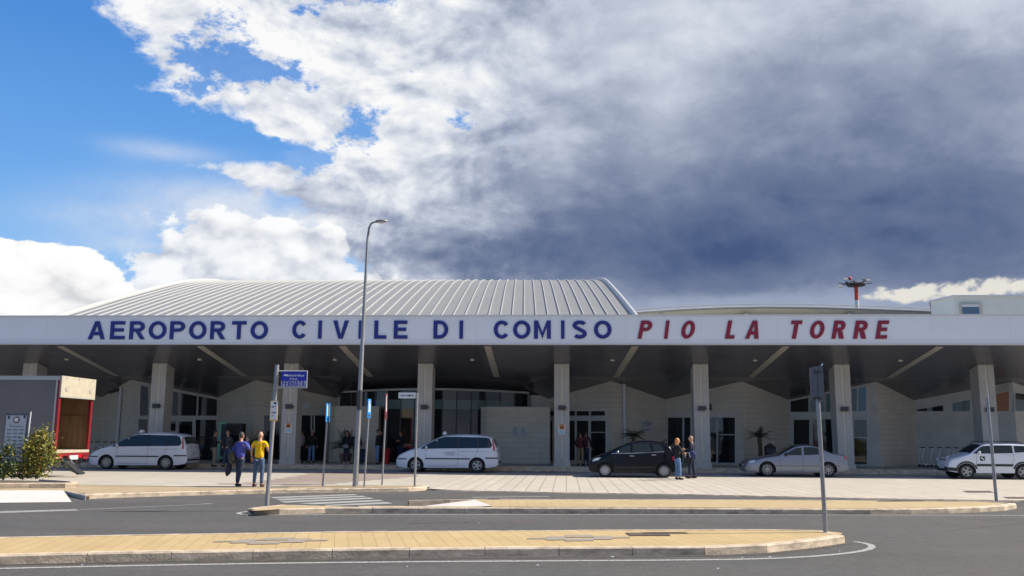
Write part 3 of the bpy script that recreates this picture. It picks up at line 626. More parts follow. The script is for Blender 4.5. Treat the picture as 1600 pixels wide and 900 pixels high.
# letters, one by one
LET = [('A', 138.7, 165), ('E', 173, 196), ('R', 203, 227.5), ('O', 233, 260.5), ('P', 266, 289.5), ('O', 296, 323), ('R', 329, 353), ('T', 362.5, 385), ('O', 392, 419),
       ('C', 457, 480.5), ('I', 497.5, 503), ('V', 520.5, 545), ('I', 560.5, 566), ('L', 585, 604), ('E', 615.5, 637), ('D', 677.5, 700.5), ('I', 718, 723.7),
       ('C', 771.6, 796.6), ('O', 801.7, 829), ('M', 834.4, 860.7), ('I', 876.6, 882), ('S', 894.5, 917), ('O', 928, 955.5)]
LET2 = [('P', 995.7, 1021), ('I', 1037, 1046.4), ('O', 1061.6, 1088.7), ('L', 1131.9, 1152.8), ('A', 1163, 1191), ('T', 1231, 1254.5), ('O', 1262.5, 1291), ('R', 1298, 1324), ('R', 1331.7, 1358.7), ('E', 1366.4, 1390.7)]
for s, mt, sh in ((LET, M['blueletter'], 0.0), (LET2, M['redletter'], 0.32)):
    for ch, x0, x1 in s:
        lo = at((x0+x1)/2, 530.2 if x0 < 400 else 529.4, FY); hi = at((x0+x1)/2, 502 if x0 < 400 else 501, FY)
        a = at(x0, 515.5, FY); b = at(x1, 515.5, FY); h = hi.z-lo.z; xa, xb = a.x, b.x
        if sh == 0 :
            lean = 0
        else:
            lean = 0
        sh2 = (.22 if ch != 'I' else .14) if sh else 0; tk = .165 if ch != 'I' else 0; mb = MB(); put_glyph(mb, ch, (xa, FY-.004, lo.z), max(.16, xb-xa-sh2*h), h, .182, .045, sh2)
        tp(mb.build('letter', mt))
# soffit: folded metal ceiling between the fascia, the ridges and the valleys
axes = []      # (kind, X at front, X at wall)
colX = [-0.21+6.8*n for n in range(-7, 6)]; ridX = [-3.61+6.8*n for n in range(-6, 6)]
wallP = {-30.8: -31.0, -24.0: at(204, 596.5, 49).x, -17.2: at(400, 595, 49).x, -10.4: -10.2, -3.6: -3.6, 3.2: at(955, 595.5, 49).x, 10.0: at(1159, 597, 49).x, 16.8: at(1370, 598.7, 49).x, 23.6: at(1582, 598, 49).x}
wallV = {-27.4: at(160, 621, 52).x, -20.6: at(340, 623, 52).x, -13.8: at(525, 620, 52).x, -0.2: at(857, 621, 52).x, 6.6: at(1040, 622, 52).x, 13.4: at(1232, 626, 52).x, 20.2: at(1428, 627, 52).x}
def near(dct, x):
    for k, v in dct.items():
        if abs(k-x) < .3: return v
    return x
PZ, VZ = 4.62, 3.80
prof = {}
ZR = lambda y: 5.84 if y <= 41.6 else lerp(5.84, 4.74, (y-41.6)/5.9) if y < 47.5 else lerp(4.74, PZ-.02, (y-47.5)/1.5) if y < 49 else PZ-.02-(y-49)*.03
ZV = lambda y: lerp(5.86, 5.24, (y-41.6)/3.7) if y < 45.3 else lerp(5.24, VZ, (y-45.3)/6.7)
rows = []; YS = [41.6, 43.4, 45.3, 47.5]
for y in YS:
    row = []
    lst = sorted([('v', x) for x in colX]+[('r', x) for x in ridX], key=lambda t: t[1])
    for k, x in lst:
        w = near(wallV, x) if k == 'v' else near(wallP, x); t = min(1, max(0, (y-41.6)/(10.4 if k == 'v' else 7.4)))
        row.append((lerp(x, w, t), y, ZV(y) if k == 'v' else ZR(y)))
    rows.append(row)
last = []
for k, x in sorted([('v', x) for x in colX]+[('r', x) for x in ridX], key=lambda t: t[1]):
    mid = -12 < x < -2
    w = near(wallV, x) if k == 'v' else near(wallP, x)
    last.append((w, 52.6, 4.25) if mid else (w, 52.15, VZ-.04) if k == 'v' else (w, 49.15, PZ-.02))
mb = MB(); mb.grid(rows); mb.grid([[(x, y, z+.12) for x, y, z in r] for r in rows]); r_ = rows[-1]
for dz in (0, .12):
    for i in range(len(r_)-1):
        q = [Vector(r_[i]), Vector(r_[i+1]), Vector(last[i+1]), Vector(last[i])]; q = [p+Vector((0, 0, dz)) for p in q]
        mb.add(q, [(0, 1, 3), (1, 2, 3)] if last[i+1][2] <= last[i][2] else [(0, 1, 2), (0, 2, 3)])
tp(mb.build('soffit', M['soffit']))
def soffit_z(X_, Y_, w_kind='r'):
    return ZR(Y_) if w_kind == 'r' else ZV(Y_)
for x in ridX:
    if x < -34 or x > 26: continue
    w = near(wallP, x)
    def sx(y): return lerp(x, w, (y-41.6)/7.4)
    ya, yb = 41.95, 47.45
    mb = MB(); n = 6; q = []
    for i in range(n+1):
        y = lerp(ya, yb, i/n); q.append((sx(y), y, ZR(y)-.03))
    mb.grid([[(a-.16, b, c) for a, b, c in q], [(a+.16, b, c) for a, b, c in q]]); mb.grid([[(a-.16, b, c+.04) for a, b, c in q], [(a-.16, b, c) for a, b, c in q]]); mb.grid([[(a+.16, b, c+.04) for a, b, c in q], [(a+.16, b, c) for a, b, c in q]])
    mb.add([(q[0][0]-.16, ya, q[0][2]), (q[0][0]+.16, ya, q[0][2]), (q[0][0]+.16, ya, q[0][2]+.08), (q[0][0]-.16, ya, q[0][2]+.08)], [(0, 1, 2, 3)])
    tp(mb.build('ceiling_strip', M['striplt']))
# small round downlights in the ceiling
for x in ridX:
    if -26 < x < 20:
        mb = MB(); mb.lathe([(.09, 0), (.10, .03), (.10, .12)], 12, (x-.95, 44.3, lerp(ZR(44.3), ZV(44.3), .95/3.4)-.05)); tp(mb.build('downlight', M['channel'], smooth=True))
# columns
def column(xc):
    mb = MB(); y0 = 45.27; w = .42
    c = MB(); hx, d = .37, .95
    sec = [(xc-hx, y0+.22), (xc-hx+.14, y0), (xc-.055, y0), (xc-.055, y0+.035), (xc+.055, y0+.035), (xc+.055, y0), (xc+hx-.14, y0), (xc+hx, y0+.22), (xc+hx, y0+d), (xc-hx, y0+d)]
    sec = [(xc-hx, y0+.0), (xc-.06, y0), (xc-.06, y0+.04), (xc+.06, y0+.04), (xc+.06, y0), (xc+hx, y0), (xc+hx+.0, y0+d), (xc-hx, y0+d)]
    zs = [.45, 5.24]
    c.prism(sec, .44, 5.235)
    for s in (-1, 1): pass
    o = tp(c.build('column', M['concrete']))
    p = MB(); p.box(xc-hx-.04, xc+hx+.04, y0-.04, y0+d+.04, .25, .44); pl = p.build('plinth', M['concrete']); pl.parent = o
    s = MB(); s.box(xc-.05, xc+.05, y0+.012, y0+.05, .62, 5.2); sl = s.build('channel', M['channel']); sl.parent = o
    l = MB(); l.box(xc-.17, xc+.17, y0-.16, y0-.03, 2.98, 3.17); l.box(xc-.06, xc+.06, y0-.03, y0+.03, 3.02, 3.13); l.box(xc-.2, xc+.2, y0-.18, y0-.15, 3.16, 3.19); l.tube([(xc+.17, y0-.1, 3.07), (xc+.24, y0-.05, 3.07), (xc+.2, y0, 3.1)], .015, 6)
    ll = l.build('floodlight', M['darkmetal']); ll.parent = o
    return o
for x in colX:
    if -35 < x < 27: column(x)
# small notices on three columns
for i, (x, lb_) in enumerate(((-13.81, 'orange and pale blue camera notice on the column behind the bus stop sign'), (-0.21, 'orange and pale blue camera notice on the column right of the central minivan'))):
    t = thing('notice', lb_, 'notice', (x, 45.235, 2.05), group='camera notices on the columns')
    MB().box(-.17, .17, -.012, .012, -.26, .26).build('backboard', M['signwhite'], t)
    MB().box(-.13, .13, -.016, -.012, -.02, .2).build('orange_field', M['signorange'], t)
    q = MB(); q.add([(-.08, -.019, .04), (.02, -.019, .02), (.07, -.019, .08), (.03, -.019, .13), (-.07, -.019, .12)], [(0, 1, 2, 3, 4)]); q.box(-.01, .015, -.019, -.017, 0, .05); q.build('camera_symbol', M['ink'], t)
    MB().box(-.13, .13, -.016, -.012, -.22, -.05).build('blue_field', M['signcyan'], t)
    q = MB(); q.box(-.14, .14, -.016, -.012, .215, .245); q.build('heading', M['ink'], t)

# walls
class Panel:
    def __init__(s, a, b): s.a = Vector((a[0], a[1], 0)); s.b = Vector((b[0], b[1], 0)); s.u = (s.b-s.a).normalized(); s.n = Vector((s.u.y, -s.u.x, 0)); s.L = (s.b-s.a).length
    def p(s, px, py, out=0.0):
        d = ray(px, py); o = Vector((0, 0, EYE)); t = (s.a-o).dot(s.n)/d.dot(s.n) if abs(d.dot(s.n)) > 1e-6 else 1
        q = o+d*t; return q+s.n*out
    def quad(s, px, name, material, out=0.03, thick=0.05, parent=None):
        q = [s.p(*c, out) for c in px]; mb = MB(); mb.slab(q, -s.n*thick); o = mb.build(name, material)
        if parent: o.parent = parent; o.matrix_parent_inverse = parent.matrix_world.inverted()
        else: tp(o)
        return o
    def wall(s, za, zb, material, name='stone_wall', z0=.25, th=.35):
        mb = MB(); ex = .5 if za > 4 or zb > 4 else 0; q = [(s.a.x, s.a.y, z0), (s.b.x, s.b.y, z0), (s.b.x, s.b.y, zb+ex), (s.a.x, s.a.y, za+ex)]; mb.slab(q, -s.n*th); return tp(mb.build(name, material))
def pt(px, py, Y): v = at(px, py, Y); return (v.x, v.y)
P0, V1, P1, V2, P2, V3 = (-31.0, 49.), pt(160, 621, 52), pt(204, 596.5, 49), pt(340, 623, 52), pt(400, 595, 49), pt(525, 620, 52)
V4, P4, V5, P5, V6, P6, V7, P7 = pt(857, 621, 52), pt(955, 595.5, 49), pt(1040, 622, 52), pt(1159, 597, 49), pt(1232, 626, 52), pt(1370, 598.7, 49), pt(1428, 627, 52), pt(1582, 598, 49)
V8 = (P7[0]+4.2, 52.)
def two(o, *q): return o
Panel(P0, V1).wall(PZ, VZ, M['stone'])
Panel(V1, P1).wall(VZ, PZ, M['stone'])
g1 = Panel(P1, V2); g1.wall(PZ, VZ, M['plain'])
Panel(V2, P2).wall(VZ, PZ, M['stone'])
g2 = Panel(P2, V3); g2.wall(PZ, VZ, M['stone'])
g4 = Panel(V4, P4); g4.wall(VZ, PZ, M['stone'])
Panel(P4, V5).wall(PZ, VZ, M['stone'])
g5 = Panel(V5, P5); g5.wall(VZ, PZ, M['stone'])
Panel(P5, V6).wall(PZ, VZ, M['stone'])
g6 = Panel(V6, P6); g6.wall(VZ, PZ, M['plain'])
Panel(P6, V7).wall(PZ, VZ, M['stone'])
g7 = Panel(V7, P7); g7.wall(VZ, PZ, M['plain'])
g8 = Panel(P7, V8); g8.wall(PZ, VZ, M['plain'])
mb = MB(); mb.box(V8[0], 36, 51.6, 52, .25, 4.2); tp(mb.build('stone_wall', M['plain']))
mb = MB(); mb.box(-46, P0[0], 49, 49.4, .25, 4.8); tp(mb.build('stone_wall', M['stone']))
def window(pn, px, name='window', pane=M['glass'], fr=1.0, parts=True):
    """px: quad in the photograph; a frame with a pane set in it"""
    cx = sum(c[0] for c in px)/4; cy = sum(c[1] for c in px)/4
    big = [(c[0]+(fr if c[0] > cx else -fr), c[1]+(fr if c[1] > cy else -fr)) for c in px]
    f = pn.quad(big, name, M['white'], 0.05, .09); g = pn.quad(px, 'pane', pane, 0.056, .03, parent=f); return f
def rect(x0, y0, x1, y1): return [(x0, y1), (x1, y1), (x1, y0), (x0, y0)]
# bay behind the left minivan: clerestory, white transom, glazed doors
g1.quad([(262, 655), (339, 655), (339, 650.5), (262, 650.5)], 'transom', M['white'], .06, .1)
window(g1, [(218, 650), (231, 649), (231, 604.5), (219.5, 602.5)]); window(g1, [(264, 649.5), (278, 649.5), (279, 613.5), (265, 610.5)]); window(g1, [(281, 649.5), (306, 649.5), (307, 619), (282, 614)]); window(g1, [(309, 649.5), (338, 649.5), (338.5, 624.5), (310, 619)])
window(g1, rect(216, 655, 230, 724)); window(g1, rect(262, 658.5, 274, 673)); window(g1, rect(279, 658.5, 300, 722))
d = window(g1, rect(305.5, 656, 337, 721), 'glass_door'); g1.quad(rect(307, 683, 336, 684), 'push_bar', M['darkmetal'], .075, .02)
g1.quad(rect(262, 656, 263.5, 724), 'frame_post', M['white'], .07, .1); g1.quad(rect(301, 655, 304.5, 722), 'frame_post', M['white'], .07, .1)
# bay behind the bus stop sign
g2.quad(rect(408, 639, 512, 647), 'lintel', M['plain'], .04, .06)
window(g2, rect(412, 649, 436, 718), 'glass_door'); window(g2, rect(468, 649, 508, 720), 'glass_door')
g2.quad(rect(484.5, 649, 486.5, 676), 'door_bar', M['white'], .09, .03); g2.quad(rect(489, 649, 491, 676), 'door_bar', M['white'], .09, .03)
g2.quad(rect(473, 628.5, 484, 638.5), 'vent_grille', M['fasciatrim'], .05, .05)
# bay right of the low block
g4.quad(rect(858, 651, 948, 655), 'transom', M['white'], .05, .06)
for a, b in ((858.5, 866.5), (889, 899.5), (902, 921), (924.5, 946)): window(g4, rect(a, 642.5, b, 649.5))
for a, b in ((858.5, 864), (889.5, 899), (902.5, 920), (924.5, 947)): window(g4, rect(a, 657.5, b, 719), 'glass_door')
g4.quad(rect(925, 675, 946.5, 676), 'push_bar', M['fasciatrim'], .075, .02)
# bay behind the couple
g5.quad(rect(1042, 643, 1154, 651), 'lintel', M['plain'], .03, .05)
window(g5, rect(1044.5, 652.5, 1067, 722), 'glass_door'); window(g5, rect(1070, 652.5, 1079.5, 722), 'glass_door')
window(g5, rect(1110, 652.5, 1120, 722), 'glass_door'); window(g5, rect(1123, 652.5, 1149, 723), 'glass_door'); g5.quad(rect(1124, 678.5, 1148.5, 679.7), 'push_bar', M['fasciatrim'], .075, .02)
g5.quad(rect(1108, 631, 1112, 641), 'vent_grille', M['darkmetal'], .05, .05)
# bay behind the silver saloon
g6.quad(rect(1234, 646, 1358, 652), 'transom', M['white'], .05, .08)
window(g6, [(1236, 643.5), (1264, 643.5), (1264, 621.5), (1236, 627)]); window(g6, [(1266, 643.5), (1289, 643.5), (1289, 617), (1266, 621.2)]); window(g6, [(1291.5, 643.5), (1298, 643.5), (1298, 614.5), (1291.5, 616)], pane=M['glassteal'])
window(g6, [(1331, 642.5), (1339.5, 642.5), (1339.5, 606.5), (1331, 608)]); window(g6, [(1341.5, 642.5), (1354, 642.5), (1354, 604.5), (1341.5, 606)], pane=M['winblue'])  # right pane tinted blue, a reflection put into its colour
window(g6, rect(1241, 656, 1265, 716), 'glass_door'); window(g6, rect(1271, 655, 1303, 716), 'glass_door'); g6.quad(rect(1267, 653, 1269, 718), 'frame_post', M['white'], .09, .03)
window(g6, rect(1335.5, 656, 1355, 725), 'glass_door'); g6.quad(rect(1336, 683, 1354.5, 684.5), 'push_bar', M['fasciatrim'], .075, .02)
# long plain bay at the right with a strip of windows below the roof
window(g7, [(1432, 642.5), (1474, 642.5), (1474, 633.5), (1434, 640)]); window(g7, [(1477, 642.5), (1487, 642.5), (1487, 631), (1477, 633)], pane=M['plain']); window(g7, [(1489.5, 642.5), (1516, 642.5), (1516, 624.5), (1489.5, 630)])
window(g7, [(1553, 642.5), (1577, 642.5), (1577, 611), (1553, 617)], pane=M['orangerefl']); g7.quad([(1553, 616), (1577, 610.5), (1577, 600.5), (1553, 606)], 'lintel', M['bldwhite'], .05, .05)  # orange pane colour stands in for the reflection of a building
window(g8, [(1585, 642.5), (1600, 642.5), (1600, 616), (1585, 614)])
# curved glazed entrance in the middle
GN = 14; gx0, gx1 = at(497, 617, 51.3).x, at(826, 617, 51.3).x; gx0 = V3[0]+.4
def gy(t): return 51.4-2.1*math.sin(math.pi*t)
def gp(t, z): return (lerp(gx0, gx1, t), gy(t), z)
mb = MB(); mb.grid([[gp(i/GN, .25) for i in range(GN+1)], [gp(i/GN, 4.15) for i in range(GN+1)]]); mb.grid([[(p[0], p[1]+.12, p[2]) for p in [gp(i/GN, .25) for i in range(GN+1)]], [(p[0], p[1]+.12, p[2]) for p in [gp(i/GN, 4.15) for i in range(GN+1)]]])
tp(mb.build('entrance_glazing', M['glass']))
mb = MB(); mb.tube([(p[0], p[1]-.06, 4.10+.08*math.sin(math.pi*i/28)) for i, p in enumerate([gp(i/28, 0) for i in range(29)])], .06, 8); tp(mb.build('entrance_rail', M['white'], smooth=True))
mb = MB(); mb.grid([[(gp(i/GN, 0)[0], gp(i/GN, 0)[1]-.03, 3.12) for i in range(3, GN)], [(gp(i/GN, 0)[0], gp(i/GN, 0)[1]-.03, 3.62) for i in range(3, GN)]]); tp(mb.build('entrance_header', M['glassteal']))
for i in range(1, GN):
    mb = MB(); p = gp(i/GN, 0); mb.box(p[0]-.03, p[0]+.03, p[1]-.05, p[1]+.02, .25, 4.08); tp(mb.build('mullion', M['darkmetal']))
# low stone blocks on either side of the entrance
def block(pxa, pxb, Y, ztop):
    a, b = at(pxa, 700, Y).x, at(pxb, 700, Y).x
    mb = MB(); mb.prism([(a+.35, Y), (b, Y), (b, Y+2.2), (a, Y+2.2), (a, Y+.3)], .25, ztop); mb.prism([(a+.32, Y-.04), (b+.04, Y-.04), (b+.04, Y+2.25), (a-.04, Y+2.25), (a-.04, Y+.27)], ztop, ztop+.06)
    return tp(mb.build('low_stone_wall', M['stone']))
block(750, 859, 49.4, 3.20); block(512, 590, 49.4, 3.20)
for (a, b) in (((537, 51.6), (525, 52)), ((575, 51.4), (537, 51.6)), ((857, 52), (831, 51.5)), ((831, 51.5), (815, 52))):
    ax_, bx_ = at(a[0], 640, a[1]).x, at(b[0], 640, b[1]).x
    Panel((bx_, b[1]) if bx_ < ax_ else (ax_, a[1]), (ax_, a[1]) if bx_ < ax_ else (bx_, b[1])).wall(3.98, 3.98, M['plain'], z0=2.5, th=.2)
# low kerbs at the foot of the walls, drain pipes at the ridges
for pn, px, y0_, y1_ in ((Panel(V1, P1), 192, 606, 690), (Panel(P4, V5), 973, 600, 676)):
    q0, q1 = pn.p(px, y0_, .1), pn.p(px, y0_, .1); mb = MB(); mb.tube([(q0.x, q0.y, q0.z), (q0.x, q0.y, .3)], .085, 8); tp(mb.build('drain_pipe', M['fasciatrim'], smooth=True))
# camera on the left wall, wall plaques
q = Panel(V1, P1).p(186, 611, .15); t = thing('security_camera', 'small dark security camera high on the wall behind the truck', 'camera', tuple(q))
mb = MB(); mb.tube([(0.25, -.02, .12), (-.3, -.2, -.1)], .09, 8); mb.build('camera_body', M['darkmetal'], t, smooth=True); MB().tube([(0.05, .25, .2), (0, -.1, 0)], .03, 6).build('bracket', M['darkmetal'], t)
for px0, px1, lb_ in ((799, 811, 'white notice with dark writing on the low stone wall, left of the pair'), (812, 823.5, 'white notice with dark writing on the low stone wall, right of the pair')):
    a = at(px0, 681, 49.36); b = at(px1, 669.5, 49.36); t = thing('notice', lb_, 'notice', ((a.x+b.x)/2, 49.37, (a.z+b.z)/2), group='notices on the low stone wall'); w, h = (b.x-a.x)/2, (b.z-a.z)/2
    MB().box(-w, w, -.012, .012, -h, h).build('backboard', M['plate'], t); mb = MB()
    for i in range(4): mb.box(-w*.7, w*random.uniform(.3, .75), -.016, -.012, h*(.5-i*.35), h*(.6-i*.35))
    mb.box(-w*.15, w*.15, -.016, -.012, h*.7, h*1.25); mb.build('writing', M['inkgrey'], t)
q = Panel(P4, V5); c = q.p(1010, 664, .04); t = thing('wall_plaque', 'pale plaque with small crest on the stone wall above the black car', 'plaque', tuple(c), math.atan2(q.u.y, q.u.x))
MB().box(-.42, .42, -.012, .012, -.12, .2).build('backboard', M['plate'], t); MB().box(-.42, .42, -.012, .012, -.4, -.16).build('lower_board', M['plate'], t)
mb = MB(); mb.lathe([(.05, 0), (.05, .01)], 10, (0, -.02, .25), 'y'); mb.box(-.3, .3, -.018, -.012, .08, .13); mb.box(-.3, .3, -.018, -.012, -.02, .02); mb.box(-.25, .25, -.018, -.012, -.28, -.25); mb.build('writing', M['inkgrey'], t)

# curved main roof: sheet with standing seams, verges at both ends
RP = [(46, 7.22), (50, 8.41), (53, 9.29), (56, 10.16), (59, 11.0), (62, 11.83), (64.5, 12.50), (66.5, 12.99), (68.5, 13.42), (70.5, 13.81), (72.5, 14.15), (74.5, 14.45), (77, 14.75), (80, 15.0), (85, 15.22), (94, 15.2), (110, 13.9)]
K = -0.046
def rx(x50, y): return x50+K*(y-50)
ra, rb = at(112, 492, 50).x, at(984, 491, 50).x
mb = MB(); mb.grid([[(rx(ra, y), y, z) for y, z in RP], [(rx(rb, y), y, z) for y, z in RP]]); mb.grid([[(rx(ra, y), y, z-.25) for y, z in RP], [(rx(rb, y), y, z-.25) for y, z in RP]])
roof = tp(mb.build('roof', M['roof'], smooth=True))
ns = 49; mb = MB()
for i in range(ns+1):
    x = lerp(ra, rb, i/ns); w = .020; h = .07
    L = [(rx(x, y)-w, y, z-.02) for y, z in RP]; Lt = [(rx(x, y)-w, y, z+h) for y, z in RP]; Rt = [(rx(x, y)+w, y, z+h) for y, z in RP]; Rb = [(rx(x, y)+w, y, z-.02) for y, z in RP]
    mb.grid([L, Lt, Rt, Rb])
sm = mb.build('roof_seams', M['seam']); sm['kind'] = 'stuff' if False else 'part'; del sm['kind']; sm.parent = roof; sm.matrix_parent_inverse = Matrix.Identity(4)
for s, x0 in ((1, rb), (-1, ra)):
    mb = MB(); sec = [(0, .02), (.04, .16), (.12, .22), (.24, .2), (.28, .06), (.24, -.3), (.05, -.3)]
    mb.grid([[(rx(x0, y)+s*u, y, z+v) for y, z in RP] for u, v in sec+[sec[0]]])
    v = mb.build('verge', M['seam'], smooth=True); v.parent = roof
    mb = MB(); mb.grid([[(rx(x0, y)+s*.35, y, z-.3) for y, z in RP], [(rx(x0, y)+s*.35, y, 6.5) for y, z in RP]]); tp(mb.build('gable_wall', M['plain']))
mb = MB(); mb.box(-44, 34, 52.9, 70, .25, 5.4); tp(mb.build('hall_core', M['plain']))

# rear wing with a long low curved roof, seen right of the main roof
t = thing('rear_hall', 'low cream hall with long shallow curved roof behind the canopy', 'building', (16, 70, 0))
def wt(mb, name, mt, par, base, smooth=False):
    o = mb.build(name, mt, par, smooth); o.matrix_parent_inverse = Matrix.Translation(-Vector(base)); return o
pr = [(x, lerp(*s)) for x, s in ()]
arc = [(3, 10.75), (6, 10.98), (9, 11.18), (12, 11.3), (15, 11.35), (18, 11.32), (22, 11.2), (26, 11.05), (30, 10.9)]
mb = MB(); mb.grid([[(x, 69.2, z-.05) for x, z in arc], [(x, 69.2, z+.12) for x, z in arc], [(x, 69.6, z+.24) for x, z in arc], [(x, 90, z+.9) for x, z in arc]]); mb.grid([[(x, 69.2, z-.05) for x, z in arc], [(x, 71, z-.35) for x, z in arc]])
wt(mb, 'roof', M['bldwhite'], t, (16, 70, 0), True)
mb = MB(); mb.tube([(x, 69.05, z+.06) for x, z in arc], .09, 8); wt(mb, 'gutter', M['roof'], t, (16, 70, 0), True)
mb = MB(); mb.tube([(x, 69.3, z+.36) for x, z in arc], .035, 6); wt(mb, 'ridge_rail', M['trail'], t, (16, 70, 0), True)
mb = MB(); mb.box(3, 30, 70.2, 90, 0, 10.6); wt(mb, 'wall', M['bldwhite'], t, (16, 70, 0))
for x in (7.2, 13.6, 21.2):
    mb = MB(); mb.box(x-.12, x+.12, 69.1, 70.2, 10.6, 10.95); mb.slab([(x-.05, 69.3, 10.9), (x-.05, 70.2, 10.2), (x-.05, 70.2, 10.5), (x-.05, 69.3, 11.05)], (.1, 0, 0)); wt(mb, 'bracket', M['trail'], t, (16, 70, 0))
# upper annex at the far right
t = thing('annex_building', 'cream flat roofed box building with one window above the canopy', 'building', (30, 62, 0))
fp = [(25.09, 60), (46, 60), (46, 76), (30.2, 76), (24.55, 62.4)]
mb = MB(); mb.prism(fp, 0, 10.8); wt(mb, 'wall', M['annex'], t, (30, 62, 0)); mb = MB(); mb.prism([(24.98, 59.9), (46.1, 59.9), (46.1, 76.1), (30.1, 76.1), (24.42, 62.4)], 10.8, 10.9); wt(mb, 'roof_cap', M['fasciatrim'], t, (30, 62, 0))
a, b = at(1503, 491, 60), at(1528, 476, 60)
mb = MB(); mb.box(a.x-.12, b.x+.2, 59.9, 60.05, a.z-.5, b.z+.12); w_ = wt(mb, 'window', M['bldwhite'], t, (30, 62, 0)); mb = MB(); mb.box(a.x, b.x, 59.88, 59.95, a.z-.4, b.z); p_ = mb.build('pane', M['winblue'], w_)
mb = MB(); mb.box(a.x, b.x, 59.86, 59.9, b.z-.16, b.z); mb.build('blind', M['fasciatrim'], w_)

# lighting mast far behind
mx_, my_ = 47.3, 150.0
t = thing('lighting_mast', 'tall red and white apron lighting mast rising behind the roof', 'mast', (mx_, my_, 0))
mb = MB(); z = 0; k = 0
while z < 27: mb.lathe([(.46-.006*z, z), (.46-.006*(z+4.0), min(27, z+4.0))], 14, mi=k % 2); z += 4.0; k += 1
mb.build('mast_pole', [M['mastred'], M['mastwhite']], t, smooth=False)
mb = MB(); mb.lathe([(1.3, 26.3), (1.5, 26.5), (1.5, 26.7), (.5, 26.9)], 14)
for k in range(3): mb.tube([(0, 0, 26.5), (2.7*math.cos(k*2.1+.1), 2.7*math.sin(k*2.1+.1), 26.9)], .07, 6); mb.tube([(0, 0, 26.5), (-2.7*math.cos(k*2.1+.1), 2.7*math.sin(k*2.1+.1), 26.9)], .07, 6)
mb.build('head_frame', M['darkmetal'], t)
for k in range(9):
    an = k*2*math.pi/9+.3; rr = 1.35+(k % 2)*1.3; cx, cy = rr*math.cos(an), rr*math.sin(an)
    mb = MB(); mb.slab([(cx-.3, cy-.1, 26.4+(k % 3)*.3), (cx+.3, cy-.1, 26.4+(k % 3)*.3), (cx+.3, cy+.15, 26.66+(k % 3)*.35), (cx-.3, cy+.15, 26.66+(k % 3)*.35)], (0, -.12, .08)); mb.build('floodlight', M['galv'] if k % 2 else M['darkmetal'], t)
MB().ell((-.9, 0, 27.6), (.28, .28, .3), 8).build('beacon', M['mastred'], t, smooth=True)

